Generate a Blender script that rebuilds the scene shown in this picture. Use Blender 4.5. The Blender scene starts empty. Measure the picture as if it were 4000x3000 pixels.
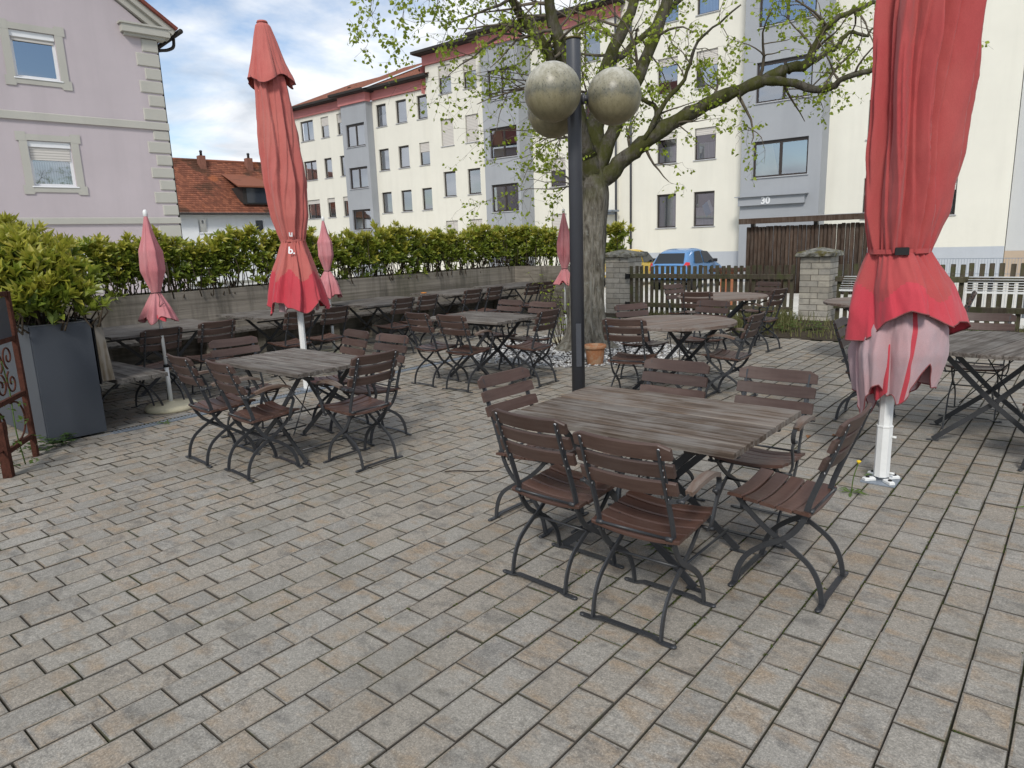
import bpy, math, random
from mathutils import Vector, Matrix, noise as mnoise

# ------------------------------------------------------------------ camera, sky, sun, exposure
SC = bpy.context.scene
COL = SC.collection
cd = bpy.data.cameras.new('camera'); cam = bpy.data.objects.new('camera', cd); COL.objects.link(cam)
cd.sensor_fit = 'HORIZONTAL'; cd.sensor_width = 36.0; cd.lens = 24.235
cd.clip_start = 0.05; cd.clip_end = 1500
_r = Vector((0.76717, 0.64052, -0.03434)); _u = Vector((-0.10422, 0.17729, 0.97862)); _f = Vector((-0.63292, 0.74719, -0.20277))
m = Matrix(((_r.x, _u.x, -_f.x, 0.0), (_r.y, _u.y, -_f.y, 0.0), (_r.z, _u.z, -_f.z, 1.6), (0, 0, 0, 1)))
cam.matrix_world = m
SC.camera = cam

SUN_EL = math.radians(40); SUN_AZ = math.radians(152)     # azimuth from +Y, clockwise
w = bpy.data.worlds.new('World'); SC.world = w; w.use_nodes = True
nt = w.node_tree; N = nt.nodes; L = nt.links
for n in list(N): N.remove(n)
out = N.new('ShaderNodeOutputWorld')
sky = N.new('ShaderNodeTexSky'); sky.sky_type = 'NISHITA'; sky.sun_disc = False
sky.sun_elevation = SUN_EL; sky.sun_rotation = SUN_AZ; sky.air_density = 1.0; sky.dust_density = 0.6; sky.ozone_density = 2.0
bg1 = N.new('ShaderNodeBackground'); bg1.inputs[1].default_value = 0.10
L.new(sky.outputs[0], bg1.inputs[0])
tc = N.new('ShaderNodeTexCoord'); sx = N.new('ShaderNodeSeparateXYZ'); L.new(tc.outputs['Generated'], sx.inputs[0])
zz = N.new('ShaderNodeMath'); zz.operation = 'MAXIMUM'; zz.inputs[1].default_value = 0.0; L.new(sx.outputs[2], zz.inputs[0])
za = N.new('ShaderNodeMath'); za.operation = 'ADD'; za.inputs[1].default_value = 0.22; L.new(zz.outputs[0], za.inputs[0])
dx = N.new('ShaderNodeMath'); dx.operation = 'DIVIDE'; L.new(sx.outputs[0], dx.inputs[0]); L.new(za.outputs[0], dx.inputs[1])
dy = N.new('ShaderNodeMath'); dy.operation = 'DIVIDE'; L.new(sx.outputs[1], dy.inputs[0]); L.new(za.outputs[0], dy.inputs[1])
cx = N.new('ShaderNodeCombineXYZ'); L.new(dx.outputs[0], cx.inputs[0]); L.new(dy.outputs[0], cx.inputs[1]); cx.inputs[2].default_value = 3.7
no = N.new('ShaderNodeTexNoise'); no.inputs['Scale'].default_value = 0.95; no.inputs['Detail'].default_value = 9; no.inputs['Roughness'].default_value = 0.55; no.inputs['Distortion'].default_value = 0.25
L.new(cx.outputs[0], no.inputs['Vector'])
cr = N.new('ShaderNodeValToRGB'); cr.color_ramp.elements[0].position = 0.44; cr.color_ramp.elements[1].position = 0.55
L.new(no.outputs[0], cr.inputs[0])
no2 = N.new('ShaderNodeTexNoise'); no2.inputs['Scale'].default_value = 2.6; no2.inputs['Detail'].default_value = 8; no2.inputs['Roughness'].default_value = 0.6; no2.inputs['Distortion'].default_value = 0.6
L.new(cx.outputs[0], no2.inputs['Vector'])
cc = N.new('ShaderNodeValToRGB')
cc.color_ramp.elements[0].position = 0.28; cc.color_ramp.elements[0].color = (0.38, 0.42, 0.48, 1)
cc.color_ramp.elements[1].position = 0.62; cc.color_ramp.elements[1].color = (0.74, 0.76, 0.79, 1)
L.new(no2.outputs[0], cc.inputs[0])
bg2 = N.new('ShaderNodeBackground'); bg2.inputs[1].default_value = 0.92; L.new(cc.outputs[0], bg2.inputs[0])
mx = N.new('ShaderNodeMixShader'); L.new(cr.outputs[0], mx.inputs[0]); L.new(bg1.outputs[0], mx.inputs[1]); L.new(bg2.outputs[0], mx.inputs[2])
L.new(mx.outputs[0], out.inputs[0])

sl = bpy.data.lights.new('sun', 'SUN'); sl.energy = 1.7; sl.angle = math.radians(12); sl.color = (1.0, 0.95, 0.88)
so = bpy.data.objects.new('sun', sl); COL.objects.link(so)
sd = Vector((math.sin(SUN_AZ) * math.cos(SUN_EL), math.cos(SUN_AZ) * math.cos(SUN_EL), math.sin(SUN_EL)))
so.rotation_euler = sd.to_track_quat('Z', 'Y').to_euler(); so.location = (0, 0, 30)
SC.view_settings.view_transform = 'Standard'; SC.view_settings.look = 'None'
SC.view_settings.exposure = 0.62; SC.view_settings.gamma = 1.0; SC.view_settings.use_curve_mapping = False
SC.render.engine = 'CYCLES'
SC.cycles.max_bounces = 6; SC.cycles.transparent_max_bounces = 12; SC.cycles.use_denoising = True

# ------------------------------------------------------------------ helpers
R = random.Random(7)
def rnd(a, b): return R.uniform(a, b)

class MB:
    """collects geometry; build() links it as ONE mesh object"""
    def __init__(s): s.v = []; s.f = []; s.mi = []; s.sm = []
    def add(s, vs, fs, mi=0, sm=False):
        o = len(s.v); s.v += [tuple(p) for p in vs]
        for f in fs: s.f.append(tuple(i + o for i in f)); s.mi.append(mi); s.sm.append(sm)
        return s
    def box(s, x0, x1, y0, y1, z0, z1, mi=0):
        return s.add([(x0, y0, z0), (x1, y0, z0), (x1, y1, z0), (x0, y1, z0), (x0, y0, z1), (x1, y0, z1), (x1, y1, z1), (x0, y1, z1)],
                     [(0, 3, 2, 1), (4, 5, 6, 7), (0, 1, 5, 4), (1, 2, 6, 5), (2, 3, 7, 6), (3, 0, 4, 7)], mi)
    def quad(s, a, b, c, d, mi=0): return s.add([a, b, c, d], [(0, 1, 2, 3)], mi)
    def bbox(s, x0, x1, y0, y1, z0, z1, b, mi=0):
        """box with bevelled top edges"""
        return s.add([(x0, y0, z0), (x1, y0, z0), (x1, y1, z0), (x0, y1, z0), (x0, y0, z1 - b), (x1, y0, z1 - b), (x1, y1, z1 - b), (x0, y1, z1 - b),
                      (x0 + b, y0 + b, z1), (x1 - b, y0 + b, z1), (x1 - b, y1 - b, z1), (x0 + b, y1 - b, z1)],
                     [(0, 3, 2, 1), (8, 9, 10, 11), (0, 1, 5, 4), (1, 2, 6, 5), (2, 3, 7, 6), (3, 0, 4, 7), (4, 5, 9, 8), (5, 6, 10, 9), (6, 7, 11, 10), (7, 4, 8, 11)], mi)
    def tube(s, pts, rad, n=7, mi=0, cap=True, sm=True):
        pts = [Vector(p) for p in pts]; k = len(pts)
        if not hasattr(rad, '__len__'): rad = [rad] * k
        vs = []; ref = None
        for i, p in enumerate(pts):
            t = (pts[min(i + 1, k - 1)] - pts[max(i - 1, 0)]); t = t.normalized() if t.length > 1e-9 else Vector((0, 0, 1))
            if ref is None: ref = Vector((1, 0, 0)) if abs(t.x) < 0.9 else Vector((0, 1, 0))
            a = (ref - t * ref.dot(t)); a = a.normalized() if a.length > 1e-6 else t.orthogonal().normalized(); ref = a
            b = t.cross(a)
            for j in range(n):
                q = 2 * math.pi * j / n; vs.append(p + (a * math.cos(q) + b * math.sin(q)) * rad[i])
        fs = [(i * n + j, i * n + (j + 1) % n, (i + 1) * n + (j + 1) % n, (i + 1) * n + j) for i in range(k - 1) for j in range(n)]
        if cap: fs += [tuple(reversed(range(n))), tuple((k - 1) * n + j for j in range(n))]
        return s.add(vs, fs, mi, sm)
    def sweep(s, pts, wd, th, side=(1, 0, 0), mi=0):
        """flat bar along pts: wd along side, th across"""
        pts = [Vector(p) for p in pts]; side = Vector(side).normalized(); k = len(pts); vs = []
        for i, p in enumerate(pts):
            t = (pts[min(i + 1, k - 1)] - pts[max(i - 1, 0)]).normalized(); nn = t.cross(side).normalized()
            ww = wd[i] if hasattr(wd, '__len__') else wd
            for a, b in ((-1, -1), (1, -1), (1, 1), (-1, 1)): vs.append(p + side * (a * ww / 2) + nn * (b * th / 2))
        fs = [(i * 4 + j, i * 4 + (j + 1) % 4, (i + 1) * 4 + (j + 1) % 4, (i + 1) * 4 + j) for i in range(k - 1) for j in range(4)]
        fs += [(3, 2, 1, 0), tuple((k - 1) * 4 + j for j in range(4))]
        return s.add(vs, fs, mi)
    def lathe(s, prof, n=24, c=(0, 0, 0), mi=0, sm=True):
        vs = []; fs = []; k = len(prof)
        for r, z in prof:
            for j in range(n):
                q = 2 * math.pi * j / n; vs.append((c[0] + r * math.cos(q), c[1] + r * math.sin(q), c[2] + z))
        for i in range(k - 1):
            for j in range(n): fs.append((i * n + j, i * n + (j + 1) % n, (i + 1) * n + (j + 1) % n, (i + 1) * n + j))
        fs.append(tuple(reversed(range(n)))); fs.append(tuple((k - 1) * n + j for j in range(n)))
        return s.add(vs, fs, mi, sm)
    def mesh(s, name, mats):
        me = bpy.data.meshes.new(name); me.from_pydata(s.v, [], s.f)
        for mm in (mats if isinstance(mats, (list, tuple)) else [mats]): me.materials.append(mm)
        me.polygons.foreach_set('material_index', s.mi); me.polygons.foreach_set('use_smooth', s.sm); me.update()
        return me
    def build(s, name, mats, parent=None, **kw): return put(name, s.mesh(name, mats), parent, **kw)

def put(name, me, parent=None, loc=(0, 0, 0), rz=0.0, kind=None, label=None, cat=None, group=None):
    o = bpy.data.objects.new(name, me); COL.objects.link(o)
    o.location = loc; o.rotation_euler = (0, 0, rz)
    if parent is not None: o.parent = parent
    if kind: o['kind'] = kind
    if label: o['label'] = label
    if cat: o['category'] = cat
    if group: o['group'] = group
    return o
def thing(name, label, cat, loc=(0, 0, 0), rz=0.0, group=None): return put(name, None, None, loc, rz, None, label, cat, group)

def cat_rom(pts, n=5):
    P = [Vector(p) for p in pts]; P = [P[0] * 2 - P[1]] + P + [P[-1] * 2 - P[-2]]; o = []
    for i in range(1, len(P) - 2):
        for j in range(n):
            t = j / n; a, b, c, d = P[i - 1], P[i], P[i + 1], P[i + 2]
            o.append(0.5 * ((2 * b) + (c - a) * t + (2 * a - 5 * b + 4 * c - d) * t * t + (3 * b - a - 3 * c + d) * t ** 3))
    o.append(P[-2]); return o

# ------------------------------------------------------------------ materials
class MT:
    def __init__(s, name, rough=0.6, spec=0.5, metal=0.0):
        s.m = bpy.data.materials.new(name); s.m.use_nodes = True; s.t = s.m.node_tree; s.b = s.t.nodes['Principled BSDF']
        s.b.inputs['Roughness'].default_value = rough; s.b.inputs['Metallic'].default_value = metal
        s.b.inputs['Specular IOR Level'].default_value = spec
    def n(s, ty, **kw):
        x = s.t.nodes.new('ShaderNode' + ty)
        for k, v in kw.items():
            if k in x.inputs: x.inputs[k].default_value = v
            else: setattr(x, k, v)
        return x
    def l(s, a, b): s.t.links.new(a, b)
    def coord(s, scale=(1, 1, 1), kind='Object', loc=None):
        c = s.n('TexCoord'); mp = s.n('Mapping'); mp.inputs['Scale'].default_value = scale
        if kind == 'World':
            g = s.n('NewGeometry'); s.l(g.outputs['Position'], mp.inputs[0])
        else: s.l(c.outputs[kind], mp.inputs[0])
        if loc is not None: s.l(loc, mp.inputs['Location'])
        return mp.outputs[0]
    def noise(s, vec, scale, detail=4, rough=0.55, dist=0.0):
        x = s.n('TexNoise'); x.inputs['Scale'].default_value = scale; x.inputs['Detail'].default_value = detail
        x.inputs['Roughness'].default_value = rough; x.inputs['Distortion'].default_value = dist
        s.l(vec, x.inputs['Vector']); return x.outputs[0]
    def ramp(s, fac, stops, interp='LINEAR'):
        x = s.n('ValToRGB'); e = x.color_ramp.elements; x.color_ramp.interpolation = interp
        while len(e) < len(stops): e.new(0.5)
        for i, (p, c) in enumerate(stops):
            e[i].position = p; e[i].color = (c, c, c, 1) if not hasattr(c, '__len__') else (c[0], c[1], c[2], 1)
        s.l(fac, x.inputs[0]); return x.outputs[0]
    def mix(s, fac, a, b, mode='MIX'):
        x = s.n('Mix'); x.data_type = 'RGBA'; x.blend_type = mode
        for sock, val in ((x.inputs[0], fac), (x.inputs[6], a), (x.inputs[7], b)):
            if hasattr(val, 'is_output'): s.l(val, sock)
            elif hasattr(val, '__len__'): sock.default_value = (val[0], val[1], val[2], 1)
            else: sock.default_value = val
        return x.outputs[2]
    def math(s, op, a, b=None):
        x = s.n('Math'); x.operation = op
        for i, v in enumerate((a, b)):
            if v is None: continue
            if hasattr(v, 'is_output'): s.l(v, x.inputs[i])
            else: x.inputs[i].default_value = v
        return x.outputs[0]
    def orand(s): return s.n('ObjectInfo').outputs['Random']
    def irand(s): return s.n('NewGeometry').outputs['Random Per Island']
    def col(s, c):
        if hasattr(c, 'is_output'): s.l(c, s.b.inputs['Base Color'])
        else: s.b.inputs['Base Color'].default_value = (c[0], c[1], c[2], 1)
        return s
    def rgh(s, c): s.l(c, s.b.inputs['Roughness']); return s
    def bump(s, h, strength=0.3, dist=0.01):
        x = s.n('Bump'); x.inputs['Strength'].default_value = strength; x.inputs['Distance'].default_value = dist
        s.l(h, x.inputs['Height']); s.l(x.outputs[0], s.b.inputs['Normal']); return s

def mottled(name, c, var=0.15, scale=3.0, rough=0.7, bump=0.0, fine=60.0, spec=0.3, kind='Object', stretch=(1, 1, 1)):
    t = MT(name, rough, spec); v = t.coord(stretch, kind)
    a = t.noise(v, scale, 5, 0.6); f = t.noise(v, fine, 2)
    lo = [x * (1 - var) for x in c]; hi = [min(1, x * (1 + var)) for x in c]
    k = t.ramp(a, [(0.3, lo), (0.7, hi)])
    k = t.mix(0.35, k, t.ramp(f, [(0.35, lo), (0.65, hi)]))
    t.col(k)
    if bump: t.bump(f, bump, 0.004)
    return t.m

# pavers: washed grey-tan concrete, each one a little different, brown and blue-grey clouds
def paver_mat(name, mul):
    t = MT(name, 0.85, 0.25)
    rr = t.math('FRACT', t.math('ADD', t.irand(), t.orand()))
    if mul < 1: rr = t.orand()
    cmb = t.n('CombineXYZ'); t.l(t.math('MULTIPLY', rr, 37.0), cmb.inputs[0]); t.l(t.math('MULTIPLY', rr, 91.0), cmb.inputs[2])
    wv2 = t.coord((1, 1, 1), 'World'); wvs = t.coord((0.6, 1.0, 1.0), 'World', cmb.outputs[0])
    base = t.ramp(rr, [(0.0, (0.240, 0.232, 0.215)), (0.18, (0.264, 0.248, 0.222)), (0.36, (0.275, 0.264, 0.242)), (0.52, (0.256, 0.236, 0.208)), (0.68, (0.268, 0.259, 0.240)), (0.84, (0.264, 0.243, 0.214)), (0.94, (0.236, 0.229, 0.215))], 'CONSTANT')
    tan = t.ramp(t.noise(wvs, 8.0, 3, 0.6), [(0.50, 0.0), (0.68, 1.0)])
    base = t.mix(t.math('MULTIPLY', tan, 0.62), base, (0.272, 0.200, 0.130))
    dk = t.ramp(t.noise(wvs, 9.5, 4, 0.65, 0.4), [(0.53, 0.0), (0.70, 1.0)])
    base = t.mix(t.math('MULTIPLY', dk, 0.68), base, (0.112, 0.110, 0.108))
    sp = t.noise(wv2, 120.0, 3, 0.8); sp2 = t.noise(wv2, 38.0, 4, 0.7)
    base = t.mix(1.0, base, t.ramp(sp, [(0.28, (0.30, 0.30, 0.30)), (0.5, (0.5, 0.5, 0.5)), (0.70, (0.74, 0.73, 0.71))]), 'OVERLAY')
    base = t.mix(0.5, base, t.ramp(sp2, [(0.30, (0.30, 0.30, 0.29)), (0.70, (0.70, 0.70, 0.70))]), 'OVERLAY')
    base = t.mix(t.ramp(t.noise(wv2, 240.0, 1), [(0.66, 0.0), (0.72, 0.55)]), base, (0.46, 0.45, 0.42))
    big = t.noise(wv2, 0.55, 4, 0.6)
    base = t.mix(t.ramp(big, [(0.42, 0.0), (0.75, 0.26)]), base, (0.150, 0.140, 0.108))
    mid = t.noise(wv2, 2.3, 5, 0.65)
    base = t.mix(t.ramp(mid, [(0.50, 0.0), (0.72, 0.30)]), base, (0.120, 0.112, 0.090))
    base = t.mix(1.0, base, (1.02 * mul, 1.0 * mul, 0.975 * mul), 'MULTIPLY')
    t.col(base).bump(sp, 0.5, 0.004); return t.m
M_PAVER = paver_mat('paver_concrete', 1.0); M_PAVRIM = paver_mat('paver_dirty_rim', 0.86)
t = MT('paver_edge_dirt', 0.95, 0.1); wv = t.coord((1, 1, 1), 'World'); t.col(t.mix(t.ramp(t.noise(wv, 3.0, 5, .65), [(.5, 0.), (.62, .7)]), (0.085, 0.076, 0.065), (0.060, 0.066, 0.028))); M_EDGE = t.m
# joints: dark soil, moss by patches
t = MT('paver_joint', 0.95, 0.1); wv = t.coord((1, 1, 1), 'World')
mo = t.noise(wv, 1.3, 5, 0.65); m2 = t.noise(wv, 16.0, 3)
k = t.mix(t.ramp(m2, [(0.35, 0.0), (0.65, 1.0)]), (0.042, 0.036, 0.030), (0.075, 0.064, 0.052))
k = t.mix(t.ramp(t.math('ADD', t.math('MULTIPLY', mo, 0.7), t.math('MULTIPLY', m2, 0.35)), [(0.50, 0.0), (0.60, 0.85)]), k, (0.052, 0.070, 0.018))
t.col(k); M_JOINT = t.m

def wood(name, c1, c2, rough, axis, grey=0.0, bumps=0.25, spec=0.4):
    t = MT(name, rough, spec); sc = [22, 22, 22]; sc[axis] = 1.1
    r_ = t.orand(); cm = t.n('CombineXYZ'); t.l(t.math('MULTIPLY', r_, 40.0), cm.inputs[0]); t.l(t.math('MULTIPLY', r_, 17.0), cm.inputs[1])
    v = t.coord(sc, 'Object', cm.outputs[0]); a = t.noise(v, 1.6, 6, 0.65, 0.3)
    v2 = t.coord((1, 1, 1), 'Object', cm.outputs[0]); b = t.noise(v2, 5.0, 3)
    k = t.mix(t.ramp(a, [(0.32, 0.0), (0.68, 1.0)]), c1, c2)
    k = t.mix(t.math('MULTIPLY', r_, 0.6), k, [x * 0.55 for x in c1])
    if grey:
        k = t.mix(t.math('MULTIPLY', t.ramp(t.math('ADD', t.math('MULTIPLY', a, 0.6), t.math('MULTIPLY', b, 0.5)), [(0.48, 0.0), (0.66, 1.0)]), grey), k, (0.215, 0.205, 0.190))
    t.col(k).bump(a, bumps, 0.004)
    t.rgh(t.ramp(b, [(0.3, rough * 0.85), (0.7, min(1, rough * 1.2))]))
    return t.m
M_SLAT = wood('brown_varnished_wood', (0.070, 0.034, 0.024), (0.112, 0.057, 0.042), 0.40, 0, 0.04, 0.12, 0.5)
M_BACK = wood('brown_painted_wood', (0.056, 0.031, 0.024), (0.085, 0.048, 0.037), 0.48, 0, 0.06, 0.12, 0.45)
M_ARM = wood('worn_arm_wood', (0.120, 0.072, 0.050), (0.175, 0.120, 0.090), 0.7, 1, 0.5, 0.25, 0.3)
M_PLANK = wood('weathered_table_wood', (0.060, 0.042, 0.031), (0.195, 0.145, 0.108), 0.78, 0, 0.62, 0.6, 0.25)
M_PLANKG = wood('grey_weathered_table_wood', (0.066, 0.054, 0.046), (0.165, 0.144, 0.126), 0.8, 0, 0.6, 0.6, 0.25)
M_ROUND = wood('brown_round_table_wood', (0.130, 0.083, 0.062), (0.215, 0.155, 0.120), 0.62, 0, 0.6, 0.35, 0.35)
M_BENCHW = wood('dark_grey_bench_wood', (0.050, 0.044, 0.040), (0.120, 0.108, 0.098), 0.85, 0, 0.5, 0.5, 0.2)
M_STEEL = mottled('dark_grey_painted_steel', (0.031, 0.033, 0.037), 0.25, 8, 0.42, 0.0, 90, 0.5)
M_ZINC = mottled('galvanised_bolt', (0.42, 0.43, 0.45), 0.15, 20, 0.35, 0, 90, 0.6)
M_WHITEM = mottled('white_painted_metal', (0.70, 0.71, 0.70), 0.06, 6, 0.4, 0, 60, 0.5)
M_IVORY = mottled('ivory_concrete_base', (0.56, 0.51, 0.36), 0.12, 9, 0.75)
M_BLACKP = mottled('black_plastic', (0.010, 0.010, 0.011), 0.1, 9, 0.5)
M_POLE = mottled('anthracite_coated_steel', (0.050, 0.054, 0.064), 0.12, 3, 0.45, 0.1, 200, 0.5)
M_RUST = mottled('rusty_iron', (0.062, 0.022, 0.014), 0.5, 18, 0.85, 0.5, 70, 0.2)
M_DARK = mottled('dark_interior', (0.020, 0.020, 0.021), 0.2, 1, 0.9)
M_SOIL = mottled('dark_soil', (0.052, 0.042, 0.030), 0.4, 9, 0.95, 0.5, 40, 0.1)
def fabric(name, c, fade, fadeamt=0.5, scale=2.0):
    t = MT(name, 0.82, 0.15); v = t.coord((1, 1, 0.6)); a = t.noise(v, scale, 4, 0.6); f = t.noise(v, 260.0, 1)
    k = t.mix(t.math('MULTIPLY', t.ramp(a, [(0.35, 0.0), (0.7, 1.0)]), fadeamt), c, fade)
    t.col(t.mix(0.12, k, t.ramp(f, [(0.3, 0.25), (0.7, 0.75)]), 'OVERLAY'))
    t.b.inputs['Sheen Weight'].default_value = 0.15
    t.bump(t.noise(t.coord((1.6, 1.6, 0.7)), 5.0, 4, 0.55, 0.4), 0.28, 0.03)
    return t.m
M_RED = fabric('red_canvas', (0.370, 0.056, 0.060), (0.390, 0.092, 0.084), 0.9)
M_REDB = fabric('bright_red_canvas', (0.455, 0.046, 0.066), (0.465, 0.080, 0.092), 0.8)
M_REDF = fabric('faded_red_canvas', (0.410, 0.100, 0.090), (0.465, 0.160, 0.135), 0.9)
M_PINK = fabric('washed_pink_canvas', (0.38, 0.285, 0.305), (0.46, 0.270, 0.280), 0.9, 6.0)
M_ROSE = fabric('rose_canvas', (0.45, 0.150, 0.165), (0.53, 0.250, 0.265), 0.9, 5.0)
M_HEM = mottled('dark_red_hem_tape', (0.20, 0.060, 0.062), 0.2, 9, 0.85)
# ------------------------------------------------------------------ ground, patio, pavers
M_YARD = mottled('pale_yard_paving', (0.56, 0.545, 0.50), 0.15, 0.8, 0.9, 0.2, 30, 0.2, 'World')
M_GROUND = mottled('distant_ground', (0.20, 0.20, 0.17), 0.25, 0.3, 0.95, 0, 5, 0.2, 'World')
MB().quad((-400, -300, -0.45), (400, -300, -0.45), (400, 500, -0.45), (-400, 500, -0.45)).build('ground', M_GROUND, kind='structure')
MB().add([(-10.35, 12.98, -0.03), (14, 12.98, -0.03), (14, 19, -0.36), (-40, 19, -0.36), (-40, 40, -0.36), (14, 40, -0.36), (-11, 12.98, -0.36), (-40, 4, -0.36), (-10.8, 4, -0.36)],
         [(0, 1, 2), (0, 2, 3, 6), (2, 5, 4, 3), (6, 3, 7, 8)]).build('yard', M_YARD, kind='structure')

def in_bed(x, y):
    if y > 12.15 and x < -7.4: return True
    if x > -4.5 and y > 10.72 + 0.03 * math.sin(x * 5): return True
    if x <= -4.5 and y > 12.2: return True
    return False
GC = (-5.78, 8.33); GR = 1.5
def in_gravel(x, y):
    a = math.atan2(y - GC[1], x - GC[0]); return math.hypot(x - GC[0], y - GC[1]) < GR * (1 + 0.07 * math.sin(3 * a + 1) + 0.05 * math.sin(5 * a))
patio = MB().quad((-10.2, -1.6, -0.012), (4.2, -1.6, -0.012), (4.2, 12.6, -0.012), (-10.2, 12.6, -0.012)).build('patio', M_JOINT, kind='structure')
MB().box(-10.2, 4.2, 12.6, 13.0, -0.4, -0.015).box(4.2, 4.4, -1.6, 13.0, -0.5, -0.015).build('kerb', M_SOIL, kind='structure')

PX, PY = 0.15506, 0.2372
def paver_geo(mb, cx, cy, cz, lx, ly, h, b, tx=0, ty=0, a=0):
    c, s_ = math.cos(a), math.sin(a); vs = []
    for zz_, i in ((-h, 0.0), (-b, 0.0), (0.0, b), (0.0003, b + 0.0065)):
        for qx, qy in ((-1, -1), (1, -1), (1, 1), (-1, 1)):
            x, y = qx * (lx / 2 - i), qy * (ly / 2 - i); vs.append((cx + x * c - y * s_, cy + x * s_ + y * c, cz + zz_ + x * tx + y * ty))
    o_ = len(mb.f); mb.add(vs, [(12, 13, 14, 15)] + [(4 * k + j, 4 * k + (j + 1) % 4, 4 * k + 4 + (j + 1) % 4, 4 * k + 4 + j) for k in (0, 1, 2) for j in range(4)])
    for q in range(o_ + 1, len(mb.f)): mb.mi[q] = 1 if q < o_ + 9 else 2
cells = []
for k in range(-67, 28):
    x0 = -0.052 + PX * k; off = 0.49 if k % 2 else 0.651
    for n_ in range(-10, 52):
        y0 = off + PY * n_; x, y = x0 + PX / 2, y0 + PY / 2
        if y < -1.5 or y > 12.5 or x < -10.1 or x > 4.1: continue
        if in_bed(x, y) or math.hypot(x - GC[0], y - GC[1]) < GR * 0.86: continue
        if -6.93 < x < -6.76 and 2.2 < y < 11.4: continue
        if -9.8 < x < -6.85 and 1.83 < y < 2.26: continue
        d = Vector((x, y, -1.6)); zc = d.dot(_f)
        vis = False; size = 0
        if zc > 0.3:
            u, v = d.dot(_r) / zc * 0.6732, d.dot(_u) / zc * 0.6732
            if abs(u) < 0.53 and abs(v) < 0.40: vis = True; size = 1.6 / (zc ** 3)
        cells.append((size if vis else 0, x, y))
cells.sort(reverse=True)
mb = MB(); paver_geo(mb, 0, 0, 0, PX - 0.0046, PY - 0.0050, 0.05, 0.0019); me = mb.mesh('paver', [M_PAVER, M_EDGE, M_PAVRIM])
rest = MB()
for i, (s_, x, y) in enumerate(cells):
    jx, jy, ja, jz, ta, tb = rnd(-.0012, .0012), rnd(-.0015, .0015), rnd(-.006, .006), rnd(-.0028, .0016), rnd(-.015, .015), rnd(-.011, .011)
    if i < 300:
        o = put('paver', me, patio, (x + jx, y + jy, jz)); o.rotation_euler = (tb, -ta, ja)
    else: paver_geo(rest, x + jx, y + jy, jz, PX - 0.0046 - rnd(0, .0015) - .001 * (y > 4.5), PY - 0.0056 - rnd(0, .0025) - .002 * (y > 4.5), 0.03, 0.0018 + .0008 * (y > 4.5), ta, tb, ja)
rest.build('paver_field', [M_PAVER, M_EDGE, M_PAVRIM], patio, kind='stuff')

# moss and weeds in the joints
def leaf_tri(mb, p, d, up, ln, wd, mi=0, bend=0.25):
    d = d.normalized(); s_ = d.cross(up); s_ = s_.normalized() if s_.length > 1e-5 else d.orthogonal().normalized(); n_ = s_.cross(d)
    a = p; b = p + d * ln * 0.5 + s_ * wd / 2 + n_ * ln * 0.05; c = p + d * ln - n_ * ln * bend; e = p + d * ln * 0.5 - s_ * wd / 2 + n_ * ln * 0.05; f = p + d * ln * 0.55 - n_ * ln * 0.02
    mb.add([a, b, f, e, c], [(0, 1, 2), (0, 2, 3), (1, 4, 2), (2, 4, 3)], mi)
def leafmat(name, c1, c2, rough=0.5, trans=0.3, spec=0.4):
    t = MT(name, rough, spec); r_ = t.irand(); k = t.ramp(r_, [(0.0, c1), (1.0, c2)]); t.col(k)
    tr = t.n('BsdfTranslucent'); mxs = t.n('MixShader'); mxs.inputs[0].default_value = trans
    t.l(t.mix(0.5, k, (0.25, 0.32, 0.04)), tr.inputs[0]); o_ = t.t.nodes['Material Output']
    t.l(t.b.outputs[0], mxs.inputs[1]); t.l(tr.outputs[0], mxs.inputs[2]); t.l(mxs.outputs[0], o_.inputs[0]); return t.m
M_MOSS = leafmat('joint_moss', (0.030, 0.050, 0.010), (0.070, 0.085, 0.022), 0.9, 0.15, 0.1)
M_WEED = leafmat('weed_leaf', (0.060, 0.115, 0.020), (0.105, 0.165, 0.035), 0.6, 0.3)
mb = MB()
spots = [(-1.75, 2.42), (-1.62, 2.35), (-1.52, 2.4), (-1.4, 2.62), (-1.1, 2.5), (-1.5, 2.75), (-1.3, 2.9), (-.9, 3.0), (-.7, 3.4), (-1.9, 2.2), (-2.1, 2.6), (-.6, 3.9), (-.3, 4.5), (-.85, 4.85), (-1.0, 4.6)]
for i in range(1500):
    if i < 420: sx_, sy_ = R.choice(spots); x, y = R.gauss(sx_, .22), R.gauss(sy_, .25)
    else: x, y = rnd(-6.6, 1.5), rnd(1.6, 10.6); 
    if i >= 420 and R.random() > min(1, 0.12 + 0.06 * y): continue
    if in_gravel(x, y) or in_bed(x, y): continue
    k = round((x + 0.052) / PX)
    if R.random() < 0.65: x = -0.052 + PX * k + rnd(-.004, .004)
    else:
        kk = math.floor((x + 0.052) / PX); off = 0.49 if kk % 2 else 0.651; y = off + PY * round((y - off) / PY) + rnd(-.004, .004)
    ln = rnd(.01, .045); al = abs(((x + .052) / PX + .5) % 1 - .5) < .05
    for j in range(R.randint(8, 16)):
        q = Vector((x + (rnd(-.005, .005) if al else rnd(-ln, ln)), y + (rnd(-ln, ln) if al else rnd(-.005, .005)), -0.005)); a = rnd(0, 6.28)
        leaf_tri(mb, q, Vector((math.cos(a) * .6, math.sin(a) * .6, rnd(.4, 1))), Vector((0, 0, 1)), rnd(.005, .011), rnd(.005, .010))
mb.build('joint_moss', M_MOSS, patio, kind='stuff')

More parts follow.
